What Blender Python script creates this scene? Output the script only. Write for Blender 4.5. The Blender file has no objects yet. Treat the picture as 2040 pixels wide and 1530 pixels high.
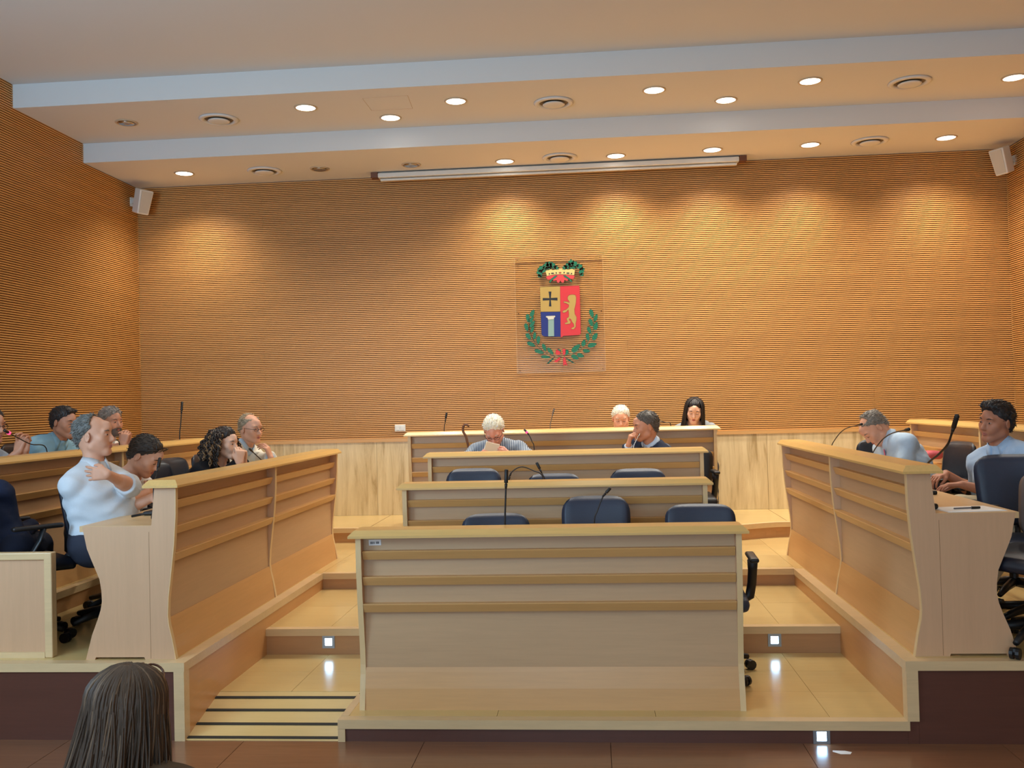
import bpy, bmesh, math, random
import numpy as np
from mathutils import Vector, Matrix
random.seed(7); RNG = np.random.default_rng(7)
R = math.radians
S = bpy.context.scene
COL = S.collection
# ------------------------------------------------------------------ camera, exposure, light
CAM = np.array([0.0, 0.0, 1.70]); FPX = 1878.6; YAW, PITCH, ROLL = 4.771, 1.130, 1.4506
def cam_axes():
    y, p, r = R(YAW), R(PITCH), R(ROLL)
    F = np.array([-math.sin(y)*math.cos(p), math.cos(y)*math.cos(p), math.sin(p)])
    rt = np.array([math.cos(y), math.sin(y), 0]); up = np.cross(rt, F)
    return rt*math.cos(r)-up*math.sin(r), up*math.cos(r)+rt*math.sin(r), F
RT, UP, FW = cam_axes()
cam_data = bpy.data.cameras.new('camera'); cam = bpy.data.objects.new('camera', cam_data); COL.objects.link(cam)
m = Matrix(((RT[0], UP[0], -FW[0], 0), (RT[1], UP[1], -FW[1], 0), (RT[2], UP[2], -FW[2], CAM[2]), (0, 0, 0, 1)))
cam.matrix_world = m
cam_data.sensor_width = 36; cam_data.lens = 36*FPX/2040; cam_data.clip_start = 0.05; cam_data.clip_end = 60
S.camera = cam
S.view_settings.view_transform = 'Standard'; S.view_settings.look = 'None'
S.view_settings.gamma = 1; S.view_settings.use_curve_mapping = False
S.view_settings.exposure = -0.26
W = bpy.data.worlds.new('world'); S.world = W; W.use_nodes = True
W.node_tree.nodes['Background'].inputs[0].default_value = (0.62, 0.78, 1.0, 1)
W.node_tree.nodes['Background'].inputs[1].default_value = 0.7
def area_light(name, loc, rot, sx, sy, power, col):
    d = bpy.data.lights.new(name, 'AREA'); d.shape = 'RECTANGLE'; d.size = sx; d.size_y = sy; d.energy = power; d.color = col
    o = bpy.data.objects.new(name, d); COL.objects.link(o); o.location = loc; o.rotation_euler = rot; return o
# daylight through the windows of the rear wall (behind the camera)
area_light('window_daylight', (-1.2, -4.3, 2.3), (R(90), 0, 0), 6.0, 2.6, 62, (0.72, 0.87, 1.0))
area_light('window_daylight_from_outside_ground', (-1.6, -4.2, 2.0), (R(126), 0, R(-8)), 6.0, 2.2, 270, (0.50, 0.76, 1.0))
# cool fill light, added at the left wall to turn the ceiling blue-grey
fill_ = area_light('ceiling_fill_light', (-4.70, 2.3, 2.5), (0, 0, 0), 2.6, 1.7, 270, (0.44, 0.72, 1.0))
fill_.rotation_euler = (Vector((-1.5, 7.6, 4.9))-Vector((-4.70, 2.3, 2.5))).to_track_quat('-Z', 'Y').to_euler()
# the hall's own ceiling fittings over the audience and over the benches
for lx, ly in ((-3.4, 1.6), (-0.3, 1.6), (2.8, 1.6), (-2.6, 5.6), (0.0, 5.6), (2.4, 5.6)):
    area_light('ceiling_lamp_light', (lx, ly, 4.50), (0, 0, 0), 0.6, 0.6, 11, (1.0, 0.92, 0.80))
SPOT_W, SPOT_ANGLE = 126, 132

def at(px, py, X=None, Y=None, Z=None):
    """a pixel of the photograph turned into a world point on the plane X=, Y= or Z="""
    d = FW+RT*(px-1020)/FPX-UP*(py-765)/FPX
    if X is not None: t = X/d[0]
    elif Y is not None: t = Y/d[1]
    else: t = (Z-CAM[2])/d[2]
    return CAM+d*t

# ------------------------------------------------------------------ materials
MATS = {}
def srgb(c):
    return tuple(((v/255)/12.92 if v <= 10 else (((v/255)+0.055)/1.055)**2.4) for v in c)
def mat(name, col, rough=0.5, grain=None, spec=0.5, metal=0, bump=0, noise=0.0, scale=60, emit=None, coat=0, rnd=0):
    if name in MATS: return MATS[name]
    M = bpy.data.materials.new(name); M.use_nodes = True; nt = M.node_tree; N = nt.nodes; L = nt.links
    b = N['Principled BSDF']; c = srgb(col)
    b.inputs['Base Color'].default_value = (*c, 1); b.inputs['Roughness'].default_value = rough
    b.inputs['Specular IOR Level'].default_value = spec; b.inputs['Metallic'].default_value = metal
    if coat: b.inputs['Coat Weight'].default_value = coat; b.inputs['Coat Roughness'].default_value = 0.15
    if emit: b.inputs['Emission Color'].default_value = (*srgb(emit[0]), 1); b.inputs['Emission Strength'].default_value = emit[1]
    if grain or noise or bump:
        tc = N.new('ShaderNodeTexCoord'); mp = N.new('ShaderNodeMapping'); L.new(tc.outputs['Object'], mp.inputs[0])
        g = grain or (1, 1, 1)
        mp.inputs['Scale'].default_value = g
        nz = N.new('ShaderNodeTexNoise'); nz.inputs['Scale'].default_value = scale; nz.inputs['Detail'].default_value = 5
        nz.inputs['Roughness'].default_value = 0.6
        L.new(mp.outputs[0], nz.inputs['Vector'])
        nz2 = N.new('ShaderNodeTexNoise'); nz2.inputs['Scale'].default_value = scale*0.12; nz2.inputs['Detail'].default_value = 2
        L.new(mp.outputs[0], nz2.inputs['Vector'])
        ad = N.new('ShaderNodeMath'); ad.operation = 'ADD'; L.new(nz.outputs[0], ad.inputs[0]); L.new(nz2.outputs[0], ad.inputs[1])
        mr = N.new('ShaderNodeMapRange'); mr.inputs[1].default_value = 0.6; mr.inputs[2].default_value = 1.4
        mr.inputs[3].default_value = 1-noise; mr.inputs[4].default_value = 1+noise
        L.new(ad.outputs[0], mr.inputs[0])
        last = mr.outputs[0]
        if rnd:
            oi = N.new('ShaderNodeObjectInfo'); m2 = N.new('ShaderNodeMapRange'); L.new(oi.outputs['Random'], m2.inputs[0])
            m2.inputs[3].default_value = 1-rnd; m2.inputs[4].default_value = 1+rnd
            mm = N.new('ShaderNodeMath'); mm.operation = 'MULTIPLY'; L.new(last, mm.inputs[0]); L.new(m2.outputs[0], mm.inputs[1]); last = mm.outputs[0]
        vm = N.new('ShaderNodeVectorMath'); vm.operation = 'SCALE'; vm.inputs[0].default_value = c; L.new(last, vm.inputs['Scale'])
        L.new(vm.outputs[0], b.inputs['Base Color'])
        if bump:
            bp = N.new('ShaderNodeBump'); bp.inputs['Strength'].default_value = bump; bp.inputs['Distance'].default_value = 0.004
            L.new(nz.outputs[0], bp.inputs['Height']); L.new(bp.outputs[0], b.inputs['Normal'])
    MATS[name] = M; return M
WOOD_PANEL = mat('laminate_panel', (200, 164, 124), 0.42, (0.5, 8, 8), noise=0.07, scale=9)
WOOD_SIDE = mat('laminate_side', (208, 166, 128), 0.42, (8, 8, 0.5), noise=0.06, scale=9)
WOOD_RAIL = mat('varnished_beech', (222, 180, 108), 0.3, (0.5, 9, 9), noise=0.09, scale=9, coat=0.25)
WOOD_LEDGE = mat('ledge_beech', (206, 158, 98), 0.35, (0.5, 9, 9), noise=0.08, scale=9)
WOOD_KICK = mat('kick_beech', (212, 162, 104), 0.35, (0.5, 8, 8), noise=0.07, scale=8)
WOOD_EDGE = mat('edge_beech', (226, 194, 142), 0.38, (5, 5, 1), noise=0.05, scale=12)
WOOD_TOP = mat('worktop_beech', (214, 178, 128), 0.36, (0.6, 8, 8), noise=0.06, scale=9)
WOOD_WALL = mat('wall_slats', (217, 161, 93), 0.42, (0.4, 9, 9), noise=0.10, scale=7, rnd=0.035)
WALL_BACK = mat('wall_groove', (92, 54, 30), 0.8)
FLOOR_STAGE = mat('stage_laminate', (216, 186, 124), 0.22, (0.6, 7, 7), noise=0.05, scale=8, rnd=0.02, coat=0.2)
RISER = mat('riser_beech', (190, 142, 96), 0.4, (0.6, 7, 7), noise=0.08, scale=8)
SIDE_PLAT = mat('platform_side_beech', (206, 152, 96), 0.36, (7, .6, 7), noise=0.08, scale=6)
NOSING = mat('nosing_ash', (218, 188, 142), 0.35, (0.8, 8, 8), noise=0.09, scale=9)
DARK_PANEL = mat('dark_riser', (92, 55, 43), 0.4, (0.6, 6, 9), noise=0.13, scale=7)
FLOOR_MAIN = mat('main_floor_laminate', (132, 90, 62), 0.25, (0.5, 6, 6), noise=0.15, scale=7, rnd=0.04, coat=0.2)
PLASTER = mat('ceiling_plaster', (216, 214, 210), 0.85)
WHITE_PL = mat('white_plastic', (222, 220, 212), 0.4)
TRIM_RING = mat('ring_metal', (196, 178, 150), 0.4, metal=0.2)
GREY_REFL = mat('off_lamp_reflector', (176, 156, 120), 0.25, metal=0.7)
LAMP_ON = mat('lamp_glass_lit', (255, 250, 240), 0.3, emit=((255, 248, 236), 9))
LED_ON = mat('led_lit', (235, 245, 255), 0.3, emit=((165, 215, 255), 22))
BLACK = mat('black_plastic', (20, 20, 22), 0.45)
BLACKM = mat('black_metal', (26, 26, 28), 0.35, metal=0.5)
NAVY = mat('navy_leatherette', (44, 54, 74), 0.42, noise=0.06, scale=90, bump=0.15)
NAVY_DARK = mat('dark_leatherette', (22, 26, 38), 0.4, noise=0.06, scale=90, bump=0.15)
GREYCH = mat('grey_brown_leatherette', (112, 102, 100), 0.5, noise=0.05, scale=80)
CHROME = mat('chrome', (190, 190, 190), 0.2, metal=1)
PAPER = mat('paper', (240, 240, 238), 0.7)
PINK = mat('pink_led_ring', (255, 90, 150), 0.4, emit=((255, 60, 120), 1.6))

GROOVE = mat('slat_groove', (132, 78, 40), 0.7)
# travertine
def travertine():
    M = bpy.data.materials.new('travertine'); M.use_nodes = True; nt = M.node_tree; N = nt.nodes; L = nt.links; b = N['Principled BSDF']
    b.inputs['Roughness'].default_value = 0.35
    tc = N.new('ShaderNodeTexCoord'); oi = N.new('ShaderNodeObjectInfo')
    av = N.new('ShaderNodeVectorMath'); av.operation = 'ADD'
    L.new(tc.outputs['Object'], av.inputs[0])
    sc = N.new('ShaderNodeVectorMath'); sc.operation = 'SCALE'; sc.inputs[0].default_value = (7, 3, 2); L.new(oi.outputs['Random'], sc.inputs['Scale'])
    L.new(sc.outputs[0], av.inputs[1])
    mp = N.new('ShaderNodeMapping'); mp.inputs['Scale'].default_value = (5.5, 1, 0.55); L.new(av.outputs[0], mp.inputs[0])
    nz = N.new('ShaderNodeTexNoise'); nz.inputs['Scale'].default_value = 2.2; nz.inputs['Detail'].default_value = 8; nz.inputs['Roughness'].default_value = 0.65
    nz.inputs['Distortion'].default_value = 0.5
    L.new(mp.outputs[0], nz.inputs['Vector'])
    cr = N.new('ShaderNodeValToRGB'); e = cr.color_ramp.elements
    e[0].position = 0.32; e[0].color = (*srgb((176, 150, 104)), 1); e[1].position = 0.62; e[1].color = (*srgb((228, 208, 164)), 1)
    x = e.new(0.46); x.color = (*srgb((212, 190, 146)), 1)
    L.new(nz.outputs[0], cr.inputs[0]); L.new(cr.outputs[0], b.inputs['Base Color']); MATS['travertine'] = M; return M
TRAV = travertine()
def glassy():
    M = bpy.data.materials.new('acrylic'); M.use_nodes = True; nt = M.node_tree; N = nt.nodes; N.remove(N['Principled BSDF'])
    t = N.new('ShaderNodeBsdfTransparent'); t.inputs[0].default_value = (.97, .96, .93, 1); g = N.new('ShaderNodeBsdfGlossy'); g.inputs['Roughness'].default_value = .12
    mx = N.new('ShaderNodeMixShader'); mx.inputs[0].default_value = .008
    nt.links.new(t.outputs[0], mx.inputs[1]); nt.links.new(g.outputs[0], mx.inputs[2]); nt.links.new(mx.outputs[0], N['Material Output'].inputs[0]); return M
ACRYLIC = glassy()

# ------------------------------------------------------------------ mesh helpers
class MB:
    def __init__(s): s.v = []; s.f = []; s.mi = []
    def add(s, vs, fs, mi=0):
        o = len(s.v); s.v += [tuple(map(float, v)) for v in vs]; s.f += [tuple(i+o for i in f) for f in fs]; s.mi += [mi]*len(fs); return s
    def box(s, x0, y0, z0, x1, y1, z1, mi=0):
        vs = [(x, y, z) for z in (z0, z1) for y in (y0, y1) for x in (x0, x1)]
        return s.add(vs, [(0, 2, 3, 1), (4, 5, 7, 6), (0, 1, 5, 4), (2, 6, 7, 3), (0, 4, 6, 2), (1, 3, 7, 5)], mi)
    def prism(s, poly, axis, a, b, mi=0):
        """poly: 2D points; axis 'x': (y,z) extruded along x; 'y': (x,z); 'z': (x,y)"""
        def P(p, t): return {'x': (t, p[0], p[1]), 'y': (p[0], t, p[1]), 'z': (p[0], p[1], t)}[axis]
        n = len(poly); vs = [P(p, a) for p in poly]+[P(p, b) for p in poly]
        fs = [tuple(range(n)), tuple(range(2*n-1, n-1, -1))]+[(i, i+n, (i+1) % n+n, (i+1) % n) for i in range(n)]
        return s.add(vs, fs, mi)
    def tube(s, pts, rad, n=8, mi=0, caps=True, flat=1.0):
        pts = [np.array(p, float) for p in pts]
        if not hasattr(rad, '__len__'): rad = [rad]*len(pts)
        base = len(s.v); up = None
        for i, p in enumerate(pts):
            t = pts[min(i+1, len(pts)-1)]-pts[max(i-1, 0)]; t /= (np.linalg.norm(t)+1e-9)
            if up is None:
                a = np.array([0, 0, 1.]) if abs(t[2]) < .9 else np.array([1., 0, 0]); up = np.cross(t, a)
            up = up-t*(up@t); up /= (np.linalg.norm(up)+1e-9); w = np.cross(t, up)
            for k in range(n):
                a = 2*math.pi*k/n; s.v.append(tuple(p+rad[i]*(up*math.cos(a)+w*math.sin(a)*flat)))
        m_ = len(pts); k0 = len(s.f)
        for i in range(m_-1):
            for k in range(n):
                a = base+i*n+k; b = base+i*n+(k+1) % n; s.f.append((a, b, b+n, a+n))
        if caps: s.f.append(tuple(base+k for k in range(n-1, -1, -1))); s.f.append(tuple(base+(m_-1)*n+k for k in range(n)))
        s.mi += [mi]*(len(s.f)-k0); return s
    def lathe(s, prof, c=(0, 0, 0), n=16, mi=0):
        base = len(s.v); k0 = len(s.f)
        for r, z in prof:
            for k in range(n):
                a = 2*math.pi*k/n; s.v.append((c[0]+r*math.cos(a), c[1]+r*math.sin(a), c[2]+z))
        for i in range(len(prof)-1):
            for k in range(n):
                a = base+i*n+k; b = base+i*n+(k+1) % n; s.f.append((a, b, b+n, a+n))
        s.f.append(tuple(base+k for k in range(n-1, -1, -1))); s.f.append(tuple(base+(len(prof)-1)*n+k for k in range(n)))
        s.mi += [mi]*(len(s.f)-k0); return s
    def ball(s, c, r, n=10, mi=0, M=None):
        if not hasattr(r, '__len__'): r = (r, r, r)
        vs = []; fs = []; h = n//2+1
        for i in range(h+1):
            t = math.pi*i/h
            for k in range(n):
                a = 2*math.pi*k/n; p = np.array([r[0]*math.sin(t)*math.cos(a), r[1]*math.sin(t)*math.sin(a), r[2]*math.cos(t)])
                if M is not None: p = M@p
                vs.append(p+np.array(c))
        for i in range(h):
            for k in range(n): a = i*n+k; b = i*n+(k+1) % n; fs.append((a, a+n, b+n, b))
        return s.add(vs, fs, mi)
    def rbox(s, c, size, r, seg=3, M=None, mi=0):
        bm = bmesh.new(); bmesh.ops.create_cube(bm, size=1)
        for v in bm.verts: v.co = Vector((v.co.x*size[0], v.co.y*size[1], v.co.z*size[2]))
        bmesh.ops.bevel(bm, geom=bm.edges[:], offset=min(r, min(size)*.49), segments=seg, affect='EDGES', profile=0.5)
        vs = [np.array(v.co) for v in bm.verts]
        if M is not None: vs = [M@v for v in vs]
        vs = [v+np.array(c) for v in vs]; fs = [tuple(v.index for v in f.verts) for f in bm.faces]; bm.free()
        return s.add(vs, fs, mi)
    def mesh(s, name, mats, smooth=False):
        me = bpy.data.meshes.new(name); me.from_pydata(s.v, [], s.f)
        for mm in (mats if isinstance(mats, (list, tuple)) else [mats]): me.materials.append(mm)
        me.polygons.foreach_set('material_index', s.mi)
        bm = bmesh.new(); bm.from_mesh(me); bmesh.ops.recalc_face_normals(bm, faces=bm.faces[:]); bm.to_mesh(me); bm.free()
        if smooth: me.polygons.foreach_set('use_smooth', [True]*len(me.polygons))
        me.update(); return me
    def build(s, name, mats, parent=None, loc=None, smooth=False, auto=False):
        o = link(name, s.mesh(name, mats, smooth or auto), parent)
        if auto:
            try: o.data.set_sharp_from_angle(angle=R(35))
            except Exception: pass
        if loc is not None: o.location = loc
        return o
def link(name, data, parent=None):
    o = bpy.data.objects.new(name, data); COL.objects.link(o)
    if parent is not None: o.parent = parent
    return o
def tag(o, label, cat, group=None):
    o['label'] = label; o['category'] = cat
    if group: o['group'] = group
    return o
def thing(name, label, cat, loc=(0, 0, 0), rz=0, group=None):
    o = link(name, None); o.empty_display_size = .1; o.location = loc; o.rotation_euler = (0, 0, rz); return tag(o, label, cat, group)
def struct(o): o['kind'] = 'structure'; return o
def dup(root, loc, rz, label, group=None):
    r = root.copy(); COL.objects.link(r); r.location = loc; r.rotation_euler = (0, 0, rz); r['label'] = label
    if group: r['group'] = group
    for ch in list(root.children):
        c = ch.copy(); COL.objects.link(c); c.parent = r
        for g in list(ch.children): d = g.copy(); COL.objects.link(d); d.parent = c
    return r

# ------------------------------------------------------------------ the room
XL, XR, YB, YBK = -4.90, 4.27, 9.92, -4.6
YF, Y2, Y3, Y4 = 4.74, 5.976, 7.27, 8.68
Z1, Z2, Z3, Z4 = .111, .277, .400, .540
XLP, XRP, XPL = -2.14, 1.493, -1.315
TLX, TRX = -3.50, 2.93
ZC1, ZC2, ZC3 = 4.148, 4.338, 4.542
YS1, YS2 = 8.80, 7.675
ZW = 1.316
# main floor
fl = struct(MB().box(XL, 3.7, -.4, XR, YF, -.008).build('floor', WALL_BACK))
xs = [XL]+[-.885+.935*i for i in range(-4, 6)]+[XR]
for j, y0 in enumerate((3.7, 4.25)):
    for a, b in zip(xs[:-1], xs[1:]):
        y1 = 4.25 if j == 0 else YF
        if b-a < .05: continue
        MB().box(-(b-a)/2+.0015, 0, -.008, (b-a)/2-.0015, y1-y0-(.003 if j == 0 else 0), 0).build('floor_board', FLOOR_MAIN, fl, ((a+b)/2, y0, 0))
lf = struct(MB().box(XL, YBK, -.42, XR, 3.7, -.32).build('floor', FLOOR_MAIN))
# ceiling
def cbox(*a): return struct(MB().box(*a).build('ceiling', PLASTER))
cbox(XL-.1, YS1, ZC1, XR+.1, YB+.1, ZC1+.6)
cbox(XL-.1, YS2, ZC2, XR+.1, YS1, ZC2+.4)
cbox(XL-.1, YBK, ZC3, XR+.1, YS2, ZC3+.2)
# faint square hatch in the ceiling step
hx = at(772, 205, Z=ZC2)
hb = MB()
hp = [at(x, y, Z=ZC2) for x, y in ((722, 196), (812, 190), (822, 216), (740, 220))]
for i in range(4):
    a, b = hp[i], hp[(i+1) % 4]; hb.tube([a, b], .0022, 4)
struct(hb.build('trim_1', mat('hatch_line', (190, 172, 150), .8)))

# slatted wood walls: planks of six slats each
ROW = .1225; NS = 6
def slat_profile(h, n=NS):
    """(depth, z): depth 0 is the wall, positive towards the room"""
    p = [(0, 0)]; q = h/n
    for i in range(n):
        z = i*q; p += [(.012, z+.0002), (.018, z+.0022), (.018, z+q-.0085), (.013, z+q-.0066), (.003, z+q-.0062), (.003, z+q-.0002)]
    p += [(0, h)]; return p
PLANKS = {}
def plank_mesh(L, h):
    k = (round(L, 3), round(h, 3))
    if k not in PLANKS:
        prof = slat_profile(h); mb = MB()
        mb.prism([(-d, z) for d, z in prof], 'x', 0.0008, L-.0008)
        for i in range(NS): 
            for q in (3, 4, 5): mb.mi[2+1+i*6+q] = 1
        PLANKS[k] = mb.mesh('plank', [WOOD_WALL, GROOVE])
    return PLANKS[k]
def wall_planks(parent, origin, rz, joints, z0, z1, allrows=3):
    n = int(round((z1-z0)/ROW)); h = (z1-z0)/n
    for r in range(n):
        js = joints if (r % 2 == 1 or r < allrows) else [joints[0], joints[-1]]
        for a, b in zip(js[:-1], js[1:]):
            o = link('plank', plank_mesh(b-a, h), parent)
            o.location = (origin[0]+a*math.cos(rz), origin[1]+a*math.sin(rz), z0+r*h); o.rotation_euler = (0, 0, rz)
wb = struct(MB().box(XL-.1, YB, -.4, XR+.1, YB+.15, 4.9).build('wall_back', WALL_BACK))
jb = [XL+.0, -3.492, -1.015, .392, 2.88, XR]
wall_planks(wb, (0, YB), 0, jb, ZW+.035, ZC1)
wl = struct(MB().box(XL-.15, YBK, -.4, XL, YB, 4.9).build('wall_left', WALL_BACK))
wall_planks(wl, (XL, 0), R(90), [3.6, 6.4, YB-.017], .60, 4.56, 0)
wr = struct(MB().box(XR, YBK, -.4, XR+.15, YB, 4.9).build('wall_right', WALL_BACK))
wall_planks(wr, (XR, 0), R(-90), [-(YB-.017), -6.4, -3.6], .60, 4.56, 0)
struct(MB().box(XL, YB-.035, ZW, XR, YB, ZW+.035).build('trim_2', WOOD_LEDGE))
# plain lower and audience parts of the side walls
for s_, x0, x1 in ((0, XL, XL+.014), (1, XR-.014, XR)):
    MB().box(x0, YBK, -.4, x1, 3.6, 4.54).build('wall_lining', WOOD_WALL, (wl, wr)[s_])
    MB().box(x0, 3.6, 0, x1, YB, .60).build('wall_lining', WOOD_WALL, (wl, wr)[s_])
# travertine wainscot
x = XL
js = [XL, -4.33, -3.31, -2.29, -1.27, -.25, .77, 1.79, 2.81, 3.83, XR]
for a, b in zip(js[:-1], js[1:]):
    MB().box(-(b-a)/2+.0012, -.022, 0, (b-a)/2-.0012, 0, ZW-Z4).build('stone_slab', TRAV, wb, ((a+b)/2, YB, Z4))
wf = MB()
for a in ((.95, 1.5, 1.03, 3.5), (3.57, 1.5, 3.65, 3.5), (.95, 1.5, 3.65, 1.58), (.95, 3.42, 3.65, 3.5), (2.27, 1.5, 2.33, 3.5)): wf.box(XL+.014, a[0], a[1], XL+.05, a[2], a[3])
struct(wf.build('window_5', WHITE_PL))  # unseen frame, added to go with the fill light on the left wall
# rear wall behind the audience with a row of windows
rw = MB(); rw.box(XL, YBK-.2, -.4, XR, YBK, .9); rw.box(XL, YBK-.2, 3.7, XR, YBK, 4.6)
for x in np.linspace(XL, XR-.5, 5): rw.box(x, YBK-.2, .9, x+.5, YBK, 3.7)
struct(rw.build('wall_rear', PLASTER))
for k, x in enumerate(np.linspace(XL, XR-.5, 5)[:-1]):
    w_ = (XR-.5-XL)/4-.5; wf = MB()
    for a, b, c, d in ((0, .9, w_, .98), (0, 3.62, w_, 3.7), (0, .9, .07, 3.7), (w_-.07, .9, w_, 3.7), (w_/2-.03, .9, w_/2+.03, 3.7)):
        wf.box(x+.5+a, YBK-.12, b, x+.5+c, YBK-.06, d)
    struct(wf.build('window_%d' % (k+1), WHITE_PL))

# ------------------------------------------------------------------ stage platforms
def nose(parent, x0, x1, y, z, h=.045, out=.012, dep=.05, name='nosing'):
    return MB().box(x0, y-out, z-h, x1, y+dep, z).build(name, NOSING, parent)
def tiles(parent, x0, x1, y0, y1, z, jx, dy=.62, m_=FLOOR_STAGE):
    xs = [x0]+[j for j in jx if x0+.1 < j < x1-.1]+[x1]; n = max(1, round((y1-y0)/dy)); h = (y1-y0)/n
    for a, b in zip(xs[:-1], xs[1:]):
        for k in range(n):
            MB().box(-(b-a)/2+.001, .001, -.006, (b-a)/2-.001, h-.001, 0).build('floor_board', m_, parent, ((a+b)/2, y0+k*h, z))
JX = [-4.55, -3.35, -2.15, -.95, .25, 1.17, 1.78, 2.6, 3.7]
JL = [-1.72, -.52, .28, 1.13]
# level one with the front bench, and its ramp
p1 = struct(MB().box(XPL, YF+.02, 0, XRP, 5.2, Z1-.006).box(XLP, 5.2, 0, XRP, Y2+.02, Z1-.006).build('stage_platform', WALL_BACK))
tiles(p1, XPL, XRP, YF+.05, 5.2, Z1, JL, .5); tiles(p1, XLP, XRP, 5.2, Y2, Z1, JL, .5)
nose(p1, XPL-.012, XRP, YF, Z1)
MB().box(XPL-.012, YF+.05, Z1-.045, XPL+.03, 5.15, Z1+.001).build('nosing', NOSING, p1)
MB().box(XPL-.012, YF-.01, 0, XPL+.025, YF+.03, Z1-.045).build('corner_post', NOSING, p1)
MB().box(XPL+.025, YF, -.008, XRP-.007, YF+.019, Z1-.0455).build('riser_panel', DARK_PANEL, p1)
rp = struct(MB().prism([(YF, -.005), (5.2, -.005), (5.2, Z1-.002), (YF, .003)], 'x', XLP, XPL-.012).build('ramp', FLOOR_STAGE))
def ramp_pt(y): return (y-YF)/.46*(Z1-.003)+.003
RUB = mat('black_rubber', (34, 32, 26), .7)
for y in (4.752, 4.873, 5.003, 5.128):
    MB().prism([(y, ramp_pt(y)), (y+.020, ramp_pt(y+.020)), (y+.020, ramp_pt(y+.02)+.003), (y, ramp_pt(y)+.003)], 'x', XLP+.004, XPL-.014).build('grip_strip', RUB, rp)
# level two
p2 = struct(MB().box(XLP, Y2+.02, 0, XRP, Y3+.02, Z2-.006).build('stage_platform', WALL_BACK))
tiles(p2, XLP, XRP, Y2+.05, Y3, Z2, JL); nose(p2, XLP, XRP, Y2, Z2)
MB().box(XLP, Y2, Z1, XRP, Y2+.02, Z2-.045).build('riser_panel', RISER, p2)
# level three in the middle
p3 = struct(MB().box(XLP, Y3+.02, 0, XRP, 9.9, Z3-.006).build('stage_platform', WALL_BACK))
tiles(p3, XLP, XRP, Y3+.05, 9.0, Z3, JX); nose(p3, XLP, XRP, Y3, Z3)
MB().box(XLP, Y3, Z2, XRP, Y3+.02, Z3-.045).build('riser_panel', RISER, p3)
# side platforms
def side_platform(x0, x1, inner, sgn):
    p = struct(MB().box(x0, YF+.02, 0, x1, 9.9, Z3-.006).build('stage_platform', WALL_BACK))
    tiles(p, x0, x1, YF+.05, YB-.03, Z3, JX, .8)
    # front nosing, corner post, dark riser boards
    MB().box(x0 if sgn < 0 else inner+.06, YF-.012, Z3-.045, inner-.06 if sgn < 0 else x1, YF+.05, Z3).build('nosing', NOSING, p)
    w = .045
    MB().box(inner-(w if sgn < 0 else .010), YF-.012, 0 if sgn < 0 else Z1, inner+(w if sgn > 0 else .010), YF+.052, Z3-.045).build('corner_post', NOSING, p)
    a, b = (x0, inner-w) if sgn < 0 else (inner+w, x1)
    n = 2; 
    for k in range(n): MB().box(a+(b-a)*k/n+.001, YF, -.008, a+(b-a)*(k+1)/n-.001, YF+.019, Z3-.0455).build('riser_panel', DARK_PANEL, p)
    # inner side facing the aisle: light nosing above a beech panel
    e = inner+(.012 if sgn < 0 else -.012)
    i0, i1 = sorted((e, inner+(-.06 if sgn < 0 else .06)))
    MB().box(i0, YF-.012, Z3-.045, i1, Y3-.012, Z3+.0006).build('nosing', NOSING, p)
    s0, s1 = sorted((inner+(.006 if sgn < 0 else -.006), inner+(-.02 if sgn < 0 else .02)))
    MB().box(s0, YF+.05, 0, s1, Y3, Z3-.045).build('side_panel', SIDE_PLAT, p)
    return p
pl = side_platform(XL, XLP, XLP, -1); pr = side_platform(XRP, XR, XRP, 1)
MB().box(XRP-.006, YF+.001, -.008, XRP+.0455, YF+.018, Z1-.0005).build('riser_panel', DARK_PANEL, pr)
# top tiers behind the second row of side benches
for x0, x1, e, s in ((XL, TLX, TLX, 1), (TRX, XR, TRX, -1)):
    t = struct(MB().box(x0, 5.05, Z3, x1, 8.9, Z4-.006).build('stage_platform', WALL_BACK))
    tiles(t, x0, x1, 5.05, 8.9, Z4, JX, .9)
    i0, i1 = sorted((e+.012*s, e-.05*s)); MB().box(i0, 5.05, Z4-.045, i1, 8.9, Z4+.0006).build('nosing', NOSING, t)
    i0, i1 = sorted((e+.004*s, e-.02*s)); MB().box(i0, 5.05, Z3, i1, 8.9, Z4-.045).build('riser_panel', RISER, t)
    MB().box(x0, 5.03, Z3, x1, 5.05, Z4).build('riser_panel', RISER, t)
# level four: its front edge bows forward in the middle
def edge4(x):
    def s(a, b, t): t = min(1, max(0, (t-a)/(b-a))); return t*t*(3-2*t)
    return Y4+.20*max(s(1.15, 1.75, x), s(-1.75, -2.35, x) if x < -1.75 else 0)
exs = [XL]+list(np.linspace(-2.5, -1.7, 9))+list(np.linspace(1.1, 1.85, 9))+[XR]
poly = [(x, edge4(x)) for x in exs]
p4 = struct(MB().prism([(x, y+.03) for x, y in poly]+[(XR, 9.9), (XL, 9.9)], 'z', Z3, Z4-.001).build('stage_platform', FLOOR_STAGE))
MB().prism([(x, y-.012) for x, y in poly]+[(x, y+.04) for x, y in poly[::-1]], 'z', Z4-.045, Z4).build('nosing', NOSING, p4)
MB().prism([(x, y) for x, y in poly]+[(x, y+.02) for x, y in poly[::-1]], 'z', Z3, Z4-.045).build('riser_panel', RISER, p4)
sm = MB()
for x in (-2.15, 1.78): sm.box(x-.0012, 8.96, Z4-.002, x+.0012, YB-.03, Z4+.0004)
sm.build('joint', mat('joint_line', (130, 96, 56), .8), p4)

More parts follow.
